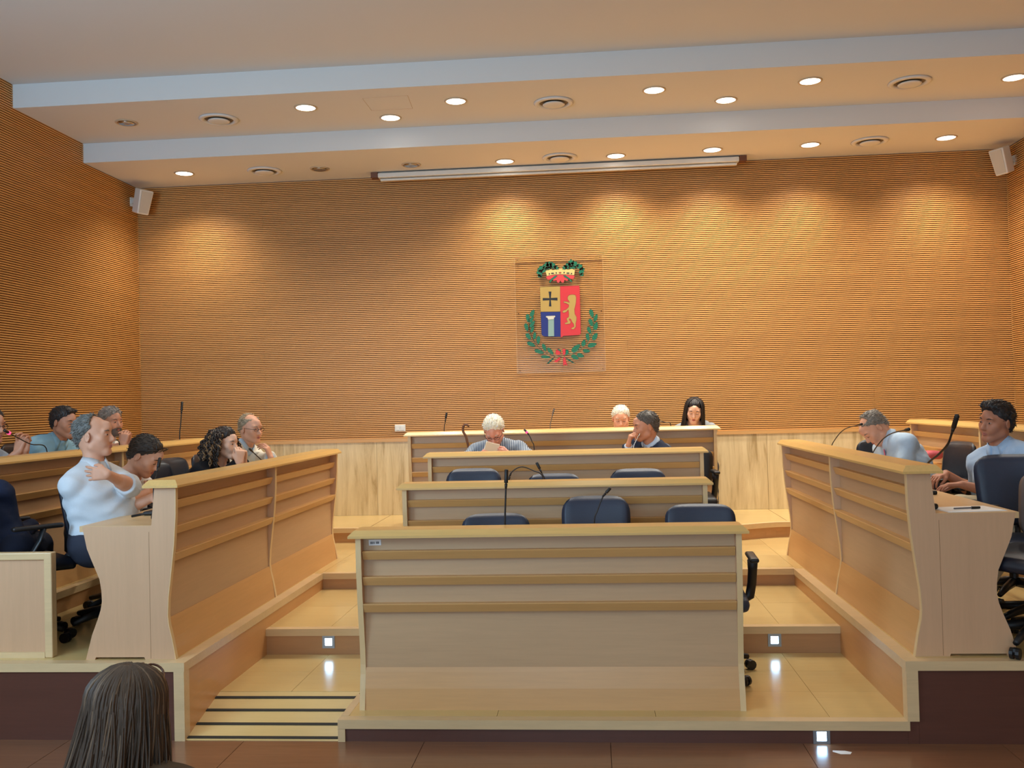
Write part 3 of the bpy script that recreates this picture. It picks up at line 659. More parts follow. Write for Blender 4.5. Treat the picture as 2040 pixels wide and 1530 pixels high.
# ------------------------------------------------------------------ people: smooth implicit bodies meshed with surface nets
f32 = np.float32
def unit(v): v = np.array(v, float); return v/(np.linalg.norm(v)+1e-12)
class Field:
    def __init__(s, lo, hi, h):
        s.h = h; s.lo = np.array(lo, float); s.n = np.ceil((np.array(hi)-s.lo)/h).astype(int)+1
        s.f = np.full(s.n, .06, f32); s.ax = [(s.lo[i]+h*np.arange(s.n[i])).astype(f32) for i in range(3)]
    def region(s, lo, hi):
        a = np.clip(np.floor((np.array(lo)-s.lo)/s.h).astype(int), 0, s.n); b = np.clip(np.ceil((np.array(hi)-s.lo)/s.h).astype(int)+1, 0, s.n)
        sl = tuple(slice(a[i], b[i]) for i in range(3))
        X = s.ax[0][sl[0]][:, None, None]; Y = s.ax[1][sl[1]][None, :, None]; Z = s.ax[2][sl[2]][None, None, :]
        return sl, X, Y, Z
    def put(s, pr, inf=0.0):
        kind = pr[0]; mrg = .045
        if kind == 'c':
            _, a, b, ra, rb, k, mode, cut = pr; a = np.array(a, float); b = np.array(b, float); ra += inf; rb += inf
            r = max(ra, rb)+mrg; sl, X, Y, Z = s.region(np.minimum(a, b)-r, np.maximum(a, b)+r)
            if 0 in s.f[sl].shape: return
            ab = b-a; l2 = float(ab@ab)+1e-9
            px, py, pz = X-f32(a[0]), Y-f32(a[1]), Z-f32(a[2]); raw = (px*f32(ab[0])+py*f32(ab[1])+pz*f32(ab[2]))/f32(l2); t = np.clip(raw, 0, 1)
            d = np.sqrt((px-t*f32(ab[0]))**2+(py-t*f32(ab[1]))**2+(pz-t*f32(ab[2]))**2)-(f32(ra)+t*f32(rb-ra))
            L = math.sqrt(l2)
            if 'b' in cut: d = np.maximum(d, (raw-1)*f32(L))
            if 'a' in cut: d = np.maximum(d, -raw*f32(L))
        else:
            _, c, rad, M, k, mode = pr; rad = np.array(rad, float)+inf; r = max(rad)+mrg; c = np.array(c, float)
            sl, X, Y, Z = s.region(c-r, c+r)
            if 0 in s.f[sl].shape: return
            px, py, pz = X-f32(c[0]), Y-f32(c[1]), Z-f32(c[2])
            q = [px*f32(M[0, i])+py*f32(M[1, i])+pz*f32(M[2, i]) for i in range(3)]
            k0 = np.sqrt(sum((q[i]/f32(rad[i]))**2 for i in range(3))); k1 = np.sqrt(sum((q[i]/f32(rad[i]**2))**2 for i in range(3)))
            d = k0*(k0-1)/(k1+f32(1e-6))
        f = s.f[sl]
        if mode == '-':
            if k > 0: h = np.clip(.5-.5*(f+d)/f32(k), 0, 1); s.f[sl] = f*(1-h)-d*h+f32(k)*h*(1-h)
            else: s.f[sl] = np.maximum(f, -d)
        else:
            if k > 0: h = np.clip(.5+.5*(f-d)/f32(k), 0, 1); s.f[sl] = f*(1-h)+d*h-f32(k)*h*(1-h)
            else: s.f[sl] = np.minimum(f, d)
    def mesh(s):
        f = s.f.copy(); f[0] = f[-1] = .06; f[:, 0] = f[:, -1] = .06; f[:, :, 0] = f[:, :, -1] = .06
        n = s.n; neg = f < 0; cid = {}; acc_i = []; acc_p = []; quads = []
        cn = n-1
        def cell(i, j, k): return (i*cn[1]+j)*cn[2]+k
        for ax in range(3):
            sa = [slice(None)]*3; sb = [slice(None)]*3; sa[ax] = slice(0, -1); sb[ax] = slice(1, None)
            cr = neg[tuple(sa)] != neg[tuple(sb)]; I = np.argwhere(cr)
            if len(I) == 0: continue
            J = I.copy(); J[:, ax] += 1
            fa = f[I[:, 0], I[:, 1], I[:, 2]]; fb = f[J[:, 0], J[:, 1], J[:, 2]]; t = fa/(fa-fb)
            P = I.astype(float); P[:, ax] += t
            u, v = (ax+1) % 3, (ax+2) % 3; ids = []
            for du, dv in ((-1, -1), (0, -1), (0, 0), (-1, 0)):
                C = I.copy(); C[:, u] += du; C[:, v] += dv; c = cell(C[:, 0], C[:, 1], C[:, 2]); ids.append(c); acc_i.append(c); acc_p.append(P)
            q = np.stack(ids, 1); fl = fa > 0; q[fl] = q[fl][:, ::-1]; quads.append(q)
        ai = np.concatenate(acc_i); ap = np.concatenate(acc_p); uq, inv = np.unique(ai, return_inverse=True)
        cnt = np.bincount(inv); V = np.stack([np.bincount(inv, ap[:, k])/cnt for k in range(3)], 1)
        Q = np.searchsorted(uq, np.concatenate(quads)); return s.lo+V*s.h, Q
def np_obj(name, V, Q, mt, parent, base):
    me = bpy.data.meshes.new(name); V = (V-np.array(base)).astype(f32)
    me.vertices.add(len(V)); me.vertices.foreach_set('co', V.ravel())
    k = Q.shape[1]; me.loops.add(len(Q)*k); me.loops.foreach_set('vertex_index', Q.astype(np.int32).ravel())
    me.polygons.add(len(Q)); me.polygons.foreach_set('loop_start', np.arange(0, len(Q)*k, k, dtype=np.int32))
    try: me.polygons.foreach_set('loop_total', np.full(len(Q), k, np.int32))
    except Exception: pass
    me.polygons.foreach_set('use_smooth', [True]*len(Q)); me.materials.append(mt); me.update(calc_edges=True)
    return link(name, me, parent)
def relax(V, Q, it=1):
    """light Laplacian smoothing"""
    for _ in range(it):
        A = np.zeros_like(V); c = np.zeros(len(V))
        for a, b in ((0, 1), (1, 2), (2, 3), (3, 0)):
            for x, y in ((a, b), (b, a)):
                i, j = Q[:, x], Q[:, y]; c += np.bincount(i, minlength=len(V))
                for k in range(3): A[:, k] += np.bincount(i, V[j, k], minlength=len(V))
        V = V*.5+.5*A/c[:, None]
    return V
def normals(V, Q):
    a, b, c, d = (V[Q[:, i]] for i in range(4)); n = np.cross(c-a, d-b); N = np.zeros_like(V)
    for i in range(4):
        for k in range(3): N[:, k] += np.bincount(Q[:, i], n[:, k], minlength=len(V))
    return N/(np.linalg.norm(N, axis=1)[:, None]+1e-12)
def fold(V, seed=0, f=34):
    r = np.random.default_rng(seed); o = np.zeros(len(V)); W_ = V+.03*np.sin(V[:, [1, 2, 0]]*17+seed)
    for k in range(5):
        d = r.normal(size=3); d[2] *= 1.5; d /= np.linalg.norm(d); o += np.sin(W_@d*f*(1+.5*k)+r.uniform(0, 6))/(1+.4*k)
    return np.maximum(o, -1.2)/2.2
def skin_mat(col): return mat('skin_%d_%d_%d' % col, col, .5, noise=.05, scale=40, spec=.35)
def hair_mat(col, hi=.34): return mat('hair_%d_%d_%d' % col, col, .5, (60, 6, 6), noise=hi, scale=6, bump=.35)
def cloth_mat(col, r=.8): return mat('cloth_%d_%d_%d' % col, col, r, noise=.04, scale=160, bump=.25, spec=.25)
def striped(c1, c2):
    M = bpy.data.materials.new('striped_cloth'); M.use_nodes = True; nt = M.node_tree; N = nt.nodes; L = nt.links; b = N['Principled BSDF']; b.inputs['Roughness'].default_value = .8
    tc = N.new('ShaderNodeTexCoord'); w = N.new('ShaderNodeTexWave'); w.inputs['Scale'].default_value = 21; w.inputs['Distortion'].default_value = 1.4; w.inputs['Detail Scale'].default_value = .3
    w.bands_direction = 'X'; L.new(tc.outputs['Object'], w.inputs[0]); mx = N.new('ShaderNodeMix'); mx.data_type = 'RGBA'
    mr = N.new('ShaderNodeMapRange'); mr.inputs[1].default_value = .45; mr.inputs[2].default_value = .75; L.new(w.outputs['Fac'], mr.inputs[0]); L.new(mr.outputs[0], mx.inputs[0])
    mx.inputs[6].default_value = (*srgb(c1), 1); mx.inputs[7].default_value = (*srgb(c2), 1); L.new(mx.outputs[2], b.inputs['Base Color']); return M
def axes(az, pitch=0, tilt=0):
    a, p, t = R(az), R(pitch), R(tilt); f = np.array([math.cos(a)*math.cos(p), math.sin(a)*math.cos(p), -math.sin(p)])
    r = unit(np.cross(f, [0, 0, 1])); u = np.cross(r, f)
    r2 = r*math.cos(t)-u*math.sin(t); u2 = u*math.cos(t)+r*math.sin(t)
    return np.stack([r2, f, u2], 1)
def C(a, b, ra, rb, k=.02, mode='+', cut=''): return ('c', a, b, ra, rb, k, mode, cut)
def hand_prims(Wp, d, n, side, curl, spread=1.0):
    d = unit(d); n = np.array(n, float); n = unit(n-d*(n@d)); tv = np.cross(n, d)*(-1 if side == 'R' else 1); out = []
    for o in (-.024, -.008, .008, .024): out.append(C(Wp+d*.008+tv*o*.7, Wp+d*.082+tv*o*1.12, .0135, .0120, .012))
    for i, (o, L, rr) in enumerate(((.031, .94, .0086), (.0105, 1.05, .0088), (-.0105, .98, .0086), (-.0305, .78, .0076))):
        p = Wp+d*(.086-.004*abs(i-1))+tv*o; a = 0
        for q, seg in enumerate((.043, .027, .022)):
            a += R((62, 78, 45)[q])*curl*(1+.08*(i-1)); fd = d*math.cos(a)+n*math.sin(a)+tv*(.07*(1.5-i)*(1-curl))*spread
            p2 = p+unit(fd)*seg*L; out.append(C(p, p2, rr, rr*.92, .003)); p = p2; rr *= .93
    t0 = Wp+d*.020+tv*.020; t1 = t0+d*.034+tv*.024+n*.016; t2 = t1+unit(d*.8+tv*.35*(1-curl)+n*(.2+.7*curl)-tv*.5*curl)*.032; t3 = t2+unit(d*.9+n*(.2+.8*curl)-tv*.4*curl)*.026
    out += [C(t0, t1, .016, .0125, .012), C(t1, t2, .0115, .0100, .004), C(t2, t3, .0098, .0085, .003)]
    return out
def ik(s, w, pole, l1=.285, l2=.255):
    v = w-s; D = np.linalg.norm(v)
    if D > (l1+l2)*.995: w = s+v/D*(l1+l2)*.995; v = w-s; D = np.linalg.norm(v)
    D = max(D, .10); a = (l1*l1-l2*l2+D*D)/(2*D); h = math.sqrt(max(l1*l1-a*a, 0)); u = v/(np.linalg.norm(v)+1e-9)
    p = np.array(pole, float); p = unit(p-u*(p@u)); return s+u*a+p*h, w
def strands(paths, rad, mats_idx=None, sides=3):
    mb = MB()
    for i, p in enumerate(paths): mb.tube(p, rad, sides, mi=(mats_idx[i] if mats_idx is not None else 0))
    return mb
EYE = mat('eye_white', (176, 164, 152), .4); IRIS = mat('iris_dark', (40, 26, 18), .2); LENS = mat('spectacle_dark', (28, 26, 28), .3)
def head_prims(H, M, s=1.0, jaw=1.0, nose=1.0, mouth_open=0):
    g = lambda x, y, z: H+M@(np.array([x, y, z])*s)
    E_ = lambda c, r, k=.02, mode='+': ('e', g(*c), np.array(r)*s, M, k, mode)
    K = lambda a, b, ra, rb, k=.02, mode='+': C(g(*a), g(*b), ra*s, rb*s, k, mode)
    L = [E_((0, -.016, .036), (.074, .094, .082)), E_((0, .022, -.012), (.066, .070, .088), .02), E_((0, -.045, -.02), (.060, .055, .065), .03)]
    for e in (-1, 1): L += [K((e*.052*jaw, .004, -.062), (e*.016, .062, -.098), .022, .020, .025), K((e*.046, .058, -.020), (e*.030, .070, -.045), .020, .018, .025)]
    L += [K((-.012, .070, -.098), (.012, .070, -.098), .018, .018, .02), K((-.040, .076, .026), (.040, .076, .026), .011, .011, .018), K((0, .082, .045), (0, .078, .06), .02, .02, .03)]
    for e in (-1, 1): L.append(E_((e*.031, .094, .004), (.017, .014, .0115), .012, '-'))
    for e in (-1, 1): L.append(E_((e*.031, .0775, .004), (.0135, .0125, .0125), .004))
    L += [K((0, .086, .012), (0, .108*nose, -.030), .0085, .0125, .012), K((-.010, .096, -.034), (.010, .096, -.034), .009, .009, .008)]
    L += [E_((0, .082, -.063), (.026, .013, .014), .012), K((-.018, .0935, -.0655), (.018, .0935, -.0655), .0022, .0022, .004, '-')]
    for e in (-1, 1):
        A = M@np.array(Matrix.Rotation(R(-22*e), 3, 'Z')@Matrix.Rotation(R(-12), 3, 'X'))
        L.append(('e', g(e*.079, -.010, -.006), np.array((.009, .019, .032))*s, A, .006, '+')); L.append(('e', g(e*.088, -.006, -.004), np.array((.006, .010, .020))*s, A, .005, '-'))
    return L
def person(label, floor, P, H, az, pitch, tilt, baz, skin, top, pants=(52, 54, 66), hands=None, s=1.0, build=1.0, belly=0.0, sleeve='long', hair=None, hair_col=(60, 50, 42), brow=(60, 48, 40), glasses=False,
           beard=None, collar=True, jacket=None, knees=None, open_eyes=True, topmat=None, female=False, group=None, lips=(176, 104, 92), wrinkle=.0075, h=.0068, turn=None, extras=None, drop=0.0):
    H = np.array(H, float); P = np.array([H[0]+P[0], H[1]+P[1], floor+P[2]]); M = axes(az, pitch, tilt); base = np.array([P[0], P[1], floor])
    T = thing('person', label, 'person', tuple(base), 0, group)
    J = H+M@np.array([0, -.030, -.088])*s; U = unit(J-P); N = J-U*.066; bf = np.array([math.cos(R(baz)), math.sin(R(baz)), 0]); lt = unit(np.cross(U, bf))      # lt = the person's left
    F = np.cross(lt, U); b = build; sw = (.150 if female else .172)*b
    Sh = {'L': N-U*(.092+drop)+lt*sw, 'R': N-U*(.092+drop)-lt*sw}; N = N-U*drop*.6
    TL = np.linalg.norm(N-P); Ct = N-U*min(.20, TL*.42)+F*.012
    torso = [C(P+lt*.075*b, P-lt*.075*b, .122*b, .122*b, .04)]
    for e in (-1, 1): torso += [C(P+lt*.055*e*b, Ct+lt*.072*e*b, .112*b, .118*b, .05), C(Ct+lt*.072*e*b, N-U*.085+lt*.085*e*b, .116*b, .070*b, .05)]
    for e in 'LR': torso += [C(N-U*.012, Sh[e]+U*.012, .050, .052*b, .035), C(N-U*.05, Sh[e], .062, .056*b, .03)]
    if belly: torso.append(('e', P*.52+Ct*.48+F*(.06+belly*.5), np.array((.13, .10, .14))*b+belly*.4, np.stack([lt, F, U], 1), .05, '+'))
    if female: torso += [('e', Ct+F*.095+lt*.065*e-U*.03, np.array((.055, .05, .055)), np.eye(3), .04, '+') for e in (-1, 1)]
    neck = [C(N-U*.02+F*.01, J+M@np.array([0, .012, .01]), .060*b*s, .053*s, .03)]
    legs = []; lower = []; feet = []
    for e, sd in ((1, 'L'), (-1, 'R')):
        hip = P+lt*.085*e-[0, 0, .01]; kn = np.array([*(P+bf*.42+lt*.10*e)[:2], floor+.50]); ft = kn+bf*.04+[0, 0, floor+.085-kn[2]]
        if knees and sd in knees: kn, ft = np.array(knees[sd][0]), np.array(knees[sd][1])
        legs += [C(hip, kn, .088*b, .058, .04), C(kn, ft, .056, .036, .02)]; lower += [C(hip, kn, .100*b, .070, .04), C(kn, ft+[0, 0, .02], .070, .056, .02, '+', 'b')]; feet.append((ft, bf))
    arms = {}; hp = []
    for sd in 'LR':
        e = 1 if sd == 'L' else -1
        if hands and sd in hands: wr, pole, d, n, cu = hands[sd]
        else: wr, pole, d, n, cu = P+bf*.30+lt*.12*e+[0, 0, .09], -bf*.6+lt*e*.1-[0, 0, 1.0], bf-lt*e*.3, [0, 0, -1], .3
        El, wr2 = ik(Sh[sd], np.array(wr, float), pole, .285*s, .25*s); arms[sd] = (Sh[sd], El, wr2); hp += hand_prims(wr2, d, n, sd, cu)
    armp = []
    for sd in 'LR': a, e_, w_ = arms[sd]; armp += [C(a, e_, .047*b, .038*b, .02), C(e_, w_, .040*b, .0255, .012), C(e_+(w_-e_)*.2, e_+(w_-e_)*.4, .041*b, .038*b, .02)]
    allp = torso+neck+legs+armp+hp+[C(ft+bf2*.0-[0, 0, .03], ft+bf2*.17-[0, 0, .055], .038, .030, .02) for ft, bf2 in feet]+head_prims(H, M, s)
    def bounds(pp, inf):
        lo = np.full(3, 9e9); hi = -lo
        for q in pp:
            pts = [np.array(q[1]), np.array(q[2])] if q[0] == 'c' else [np.array(q[1])]; r = (max(q[3], q[4]) if q[0] == 'c' else max(q[2]))+inf+.02
            for p in pts: lo = np.minimum(lo, p-r); hi = np.maximum(hi, p+r)
        return lo, hi
    def solid(pp, hh, inf=0.0): fd = Field(*bounds(pp, inf), hh); [fd.put(q, inf) for q in pp]; return fd
    fd = solid(allp, h); V, Q = fd.mesh(); np_obj('body', V, Q, skin_mat(skin), T, base)
    # clothes
    def garment(name, pp, inf, mt, hh=.0105, amp=wrinkle, subs=(), seed=3):
        fd = Field(*bounds(pp, inf), hh); [fd.put(q, inf) for q in pp]; [fd.put(q) for q in subs]
        V, Q = fd.mesh(); Nn = normals(V, Q); V = V+Nn*(fold(V, seed)*amp)[:, None]; return np_obj(name, V, Q, mt, T, base)
    sp_ = []
    for sd in 'LR':
        a, e_, w_ = arms[sd]
        if sleeve == 'none': continue
        if sleeve == 'short': sp_ += [C(a, a+(e_-a)*.72, .056*b, .054*b, .025, '+', 'b')]
        elif sleeve == 'rolled': sp_ += [C(a, e_, .052*b, .048*b, .02), C(e_, e_+(w_-e_)*.22, .050*b, .052, .015, '+', 'b')]
        else: sp_ += [C(a, e_, .052*b, .044*b, .02), C(e_, w_-(w_-e_)*.03, .046*b, .034, .015, '+', 'b')]
    col = [C(N-U*.03+F*.004, N+U*.028+F*.010, .070*b, .060*s, .010, '+', 'b')] if collar else []
    vcut = [C(N+U*.05+F*.10, N-U*(.075 if collar else .045)+F*.145*b, .030, .014, .008, '-')] if not jacket or True else []
    inc = .011
    tm = topmat or cloth_mat(top); seed = int(abs(H[0]*97+H[1]*31)) % 1000
    if jacket is None:
        garment('shirt', torso+sp_+col, inc, tm, subs=vcut+([C(N+U*.02, N+U*.09+F*.01, .066*s, .068*s, .004, '-')] if collar else [C(N+U*.0, N+U*.09+F*.02, .074*s, .09*s, .01, '-')]), seed=seed)
    else:
        garment('shirt', torso+col, inc*.6, tm, subs=vcut+[C(N+U*.02, N+U*.09+F*.01, .064*s, .066*s, .004, '-')], seed=seed)
        jp = [q for q in sp_]
        jcut = [C(N+U*.08+F*.10, N-U*.33+F*.20*b, .058, .010, .006, '-'), C(N-U*.0+F*.0, N+U*.10+F*.03, .080, .085, .004, '-')]
        garment('jacket', torso+jp, inc+.009, cloth_mat(jacket), subs=jcut, amp=wrinkle*.8, seed=seed+1)
        for sd in 'LR':
            a, e_, w_ = arms[sd]; fdir = unit(w_-e_); fd = solid([C(w_-fdir*.04, w_+fdir*.004, .036, .035, 0, '+', 'ab')], .006); V, Q = fd.mesh(); np_obj('cuff', V, Q, tm, T, base)
    if collar:
        ax_ = unit(J-N+F*.02); cF = unit(F-ax_*(F@ax_)); cL = np.cross(ax_, cF); cb = MB(); n_ = 26; ring = []
        for q in range(n_+1):
            ph = R(-158+316*q/n_)+math.pi; c_, s2 = math.cos(ph+math.pi), math.sin(ph+math.pi)      # back of the neck in the middle
            a_ = R(20+320*q/n_); dv = cF*math.cos(a_)+cL*math.sin(a_); fr = max(0, math.cos(a_))**3
            o_ = N+F*.010*b-base
            rin = .060*s; top_ = o_+ax_*(.052-.020*fr)+dv*rin*(1.0+.04*fr); low = o_+ax_*(.004-.040*fr)+dv*(rin+.024+.020*fr)*b; inn = o_+ax_*(.0-.01*fr)+dv*rin*.98
            ring.append((inn, top_, low))
        vs_ = [p for r_ in ring for p in (r_[0], r_[1], r_[1]+ax_*.002+(r_[2]-r_[1])*.02, r_[2], r_[2]-ax_*.004-(r_[2]-r_[1])*.05)]
        cb.add(vs_, [(i*5+k, i*5+k+1, i*5+k+6, i*5+k+5) for i in range(n_) for k in range(4)]+[(i*5+4, i*5, i*5+5, i*5+9) for i in range(n_)]+[(0, 1, 2, 3, 4), tuple(n_*5+k for k in range(4, -1, -1))])
        cb.build('collar', tm, T, smooth=True)
        if jacket is None:
            sv = np.array([v.co[:] for v in T.children[1].data.vertices])+base; rel = sv-N; lu, ll, lf_ = rel@U, rel@lt, rel@F; bt = MB()
            for hh_ in (-.10, -.175, -.25, -.325):
                mk = (np.abs(ll) < .02) & (np.abs(lu-hh_) < .02)
                if mk.any(): k_ = np.argmax(np.where(mk, lf_, -9)); p_ = sv[k_]-base; bt.tube([p_-F*.002, p_+F*.0025], .0055, 10)
            bt.build('buttons', mat('button_dark' if top[2] > top[0]+30 else 'button_pale', (50, 60, 80) if top[2] > top[0]+30 else (205, 205, 205), .4), T)
    garment('trousers', [C(P+lt*.075*b, P-lt*.075*b, .128*b, .128*b, .04)]+lower, .013, cloth_mat(pants), hh=.014, amp=.004)
    mb = MB()
    for ft, bf2 in feet:
        c = ft-base; mb.tube([c+[0, 0, -.02], c+bf2*.05+[0, 0, -.04], c+bf2*.13+[0, 0, -.055], c+bf2*.20+[0, 0, -.06]], [.045, .044, .040, .020], 10)
    mb.build('shoes', BLACK, T, smooth=True)
    # face details
    g = lambda x, y, z: H+M@(np.array([x, y, z])*s)-base
    if open_eyes:
        eb = MB(); ir = MB()
        for e in (-1, 1): eb.ball(g(e*.031, .0800, .003), (.0112*s, .0112*s, .0052*s), 10, M=M); ir.ball(g(e*.031, .0885, .003), (.0056*s, .0045*s, .0050*s), 8, M=M)
        eb.build('eyes', EYE, T, smooth=True); ir.build('irises', IRIS, T, smooth=True)
    else:
        lb = MB()
        for e in (-1, 1): lb.tube([g(e*.018, .0895, .000), g(e*.031, .0925, -.003), g(e*.044, .0865, -.001)], .0018*s, 6)
        lb.build('eyelashes', IRIS, T)
    bb = MB()
    for e in (-1, 1): bb.tube([g(e*.013, .0925, .0245), g(e*.030, .0935, .0300), g(e*.050, .0790, .0265)], [.0042*s, .0048*s, .0024*s], 8, flat=.7)
    bb.build('eyebrows', hair_mat(brow), T, smooth=True)
    lp = MB(); lp.tube([g(-.022, .0875, -.064), g(0, .0965, -.0605), g(.022, .0875, -.064)], [.002, .0042*s, .002], 8).tube([g(-.020, .0870, -.068), g(0, .0955, -.0715), g(.020, .0870, -.068)], [.002, .0052*s, .002], 8)
    lp.build('lips', mat('lips_%d_%d_%d' % lips, lips, .5), T, smooth=True)
    if glasses:
        gl = MB()
        for e in (-1, 1):
            ring = [g(e*.033+.023*math.cos(a), .1010-.004*abs(math.cos(a)), .001+.015*math.sin(a)) for a in np.linspace(0, 2*math.pi, 15)]
            gl.tube(ring, .0017, 5, caps=False); gl.tube([g(e*.056, .097, .006), g(e*.076, .06, .008), g(e*.083, -.005, .008), g(e*.082, -.03, -.008)], .0019, 5)
        gl.tube([g(-.010, .102, .003), g(0, .106, .006), g(.010, .102, .003)], .0016, 5); gl.build('glasses', LENS, T, smooth=True)
    if beard:
        fb = Field((-.09, -.05, -.14), (.09, .125, .01), .0045)
        for q in (C((-.054, .006, -.066), (-.018, .066, -.100), .026, .0245, .02), C((.054, .006, -.066), (.018, .066, -.100), .026, .0245, .02), C((-.012, .073, -.100), (.012, .073, -.100), .021, .021, .02), C((-.024, .083, -.055), (.024, .083, -.055), .0115, .0115, .01), C((-.030, .070, -.075), (.030, .070, -.075), .020, .020, .02)): fb.put(q)
        fb.put(C((-.015, .105, -.0665), (.015, .105, -.0665), .009, .009, .004, '-'))
        X, Y, Z = np.meshgrid(*fb.ax, indexing='ij'); fb.f += (np.sin(X*900)*np.sin(Z*700+X*200)*.0012).astype(f32)
        V, Q = fb.mesh(); np_obj('beard', (M@(V*s).T).T+H, Q, hair_mat(beard), T, base)
    hr = hair or {}
    st_ = hr.get('style', 'short')
    if st_ != 'none':
        t = hr.get('t', .010); c = hr.get('c', .006); fh = Field((-.15, -.19, -.16), (.15, .15, .20), .0046)
        I3 = np.eye(3)
        fh.put(('e', (0, -.017, .037), (.074+t, .094+t, .082+t), I3, 0, '+')); fh.put(('e', (0, -.045, -.016), (.061+t, .054+t, .066+t), I3, .02, '+'))
        for q in hr.get('add', []): fh.put(q)
        X, Y, Z = [a.astype(f32) for a in np.meshgrid(*fh.ax, indexing='ij')]
        amp = hr.get('amp', .0035)*1.35
        rr = np.random.default_rng(int(abs(H[0]*131+H[1]*57)) % 999); wx = np.sin(Y*38+Z*25+rr.uniform(0, 6))*.008; nn = 0
        for kk in range(6): nn = nn+np.sin((X+wx)*rr.uniform(160, 620)+Y*rr.uniform(-110, 110)+Z*rr.uniform(-110, 110)+rr.uniform(0, 6))/2.2
        fh.f += (amp*nn).astype(f32)
        jag = .004*np.sin(X*260+rr.uniform(0, 6))+.003*np.sin(X*610+Y*200)
        d = (Y-Z-c+np.abs(X)*.22*hr.get('temple', 1)+jag)/1.414; fh.f += (t*.75*(1-np.clip(-d/.030, 0, 1))).astype(f32); fh.f = np.maximum(fh.f, d)
        if 'bald' in hr: zb, yb = hr['bald']; fh.f = np.maximum(fh.f, np.minimum(np.minimum(Z-zb, Y-yb), .045+.0-np.abs(X)*.6))
        # keep the ears free
        fh.f = np.maximum(fh.f, .030-np.sqrt((np.abs(X)-.085)**2*.5+(Y+.008)**2+(Z+.012)**2)) if hr.get('ears', True) else fh.f
        fh.f = np.maximum(fh.f, -.100-Z+0)
        V, Q = fh.mesh(); hm = hair_mat(hair_col, hr.get('hi', .34)); np_obj('hair', (M@(V*s).T).T+H, Q, hm, T, base)
        if hr.get('ears', True):
            Nn = normals(V, Q); rr2 = np.random.default_rng(4); nn_ = hr.get('n', 750); L0 = hr.get('len', .020)
            out_ = Nn*1.0; ok = np.where((np.einsum('ij,ij->i', Nn, V-np.array([0, -.02, .02])) > 0))[0]; pick = rr2.choice(ok, nn_); tf = MB()
            for i_ in pick:
                p_, n_v = V[i_], Nn[i_]; comb = np.array([.25*p_[0]/.08, -.75, -.35 if p_[1] < 0 or abs(p_[0]) > .05 else .1])+rr2.normal(size=3)*.35
                comb = comb-n_v*(comb@n_v); comb = unit(comb); Ls = L0*rr2.uniform(.6, 1.3)
                q1 = p_-n_v*.002; q2 = p_+comb*Ls*.5+n_v*.0030; q3 = p_+comb*Ls+n_v*(.0015+.004*rr2.random())
                tf.tube([M@(q*s)+H-base for q in (q1, q2, q3)], [.0022, .0020, .0006], 3, mi=int(rr2.random() < .4), caps=False)
            lc = tuple(min(255, int(c_*1.28+8)) for c_ in hair_col); tf.build('hair_tufts', [hm, hair_mat(lc)], T, smooth=True)
    if extras: extras(T, base, g, M, H, N, U, F, lt, arms)
    return T

SK1, SK2, SK3, SK4 = (214, 158, 128), (200, 142, 112), (228, 178, 148), (186, 128, 98)
I3 = np.eye(3)
WHITE_C = (206, 211, 216)
# -- left front bench
WHITE_C = (206, 211, 216)
person('balding man in a white shirt with crossed arms, nearest on the left front bench', Z3, (.05, .0, .555), at(188, 868, X=-2.93), 6, -2, 2, -14, SK1, WHITE_C, drop=.035, build=1.04, knees=dict(R=((-2.46, 5.42, .90), (-2.66, 5.42, .49)), L=((-2.46, 5.66, .90), (-2.66, 5.66, .49))), belly=.04, sleeve='rolled', hair_col=(98, 96, 90), brow=(90, 80, 72),
       hair=dict(style='short', t=.012, c=-.022, bald=(.050, .005), amp=.0022), open_eyes=True, h=.0062,
       hands=dict(L=(at(214, 945, Y=5.08), (.9, -.35, -.35), (-1, .10, .04), (.05, 1, -.05), .25), R=((-2.74, 5.60, 1.20), (-.1, -.6, -1), (-.1, 1, .2), (-1, 0, 0), .3)))
def sunglasses_up(T, base, g, M, H, N, U, F, lt, arms):
    gl = MB()
    for e in (-1, 1):
        ring = [g(e*.030+.026*math.cos(a), .082+.018*math.sin(a)*.5, .092+.018*math.sin(a)) for a in np.linspace(0, 2*math.pi, 15)]
        gl.add(ring+[g(e*.030, .090, .094)], [(i, i+1, 15) for i in range(14)]); gl.tube([g(e*.058, .075, .094), g(e*.083, .02, .06), g(e*.086, -.02, .03)], .003, 6)
    gl.build('sunglasses', LENS, T, smooth=True)
person('young man in a white T-shirt leaning over, sunglasses on his dark hair', Z3, (-.33, .02, .545), at(290, 908, X=-2.80), 0, 34, 4, -14, SK1, (222, 224, 226), sleeve='short', collar=False,
       hair_col=(52, 44, 38), hair=dict(t=.010, c=.006, amp=.0015), open_eyes=False, extras=sunglasses_up,
       hands=dict(R=(at(306, 990, X=-2.60), (-.3, -.5, -.8), (.6, -.1, -.5), (0, .3, -1), .4), L=((-2.60, 6.12, 1.14), (-.3, .6, -.6), (1, -.2, 0), (0, 0, -1), .3)))
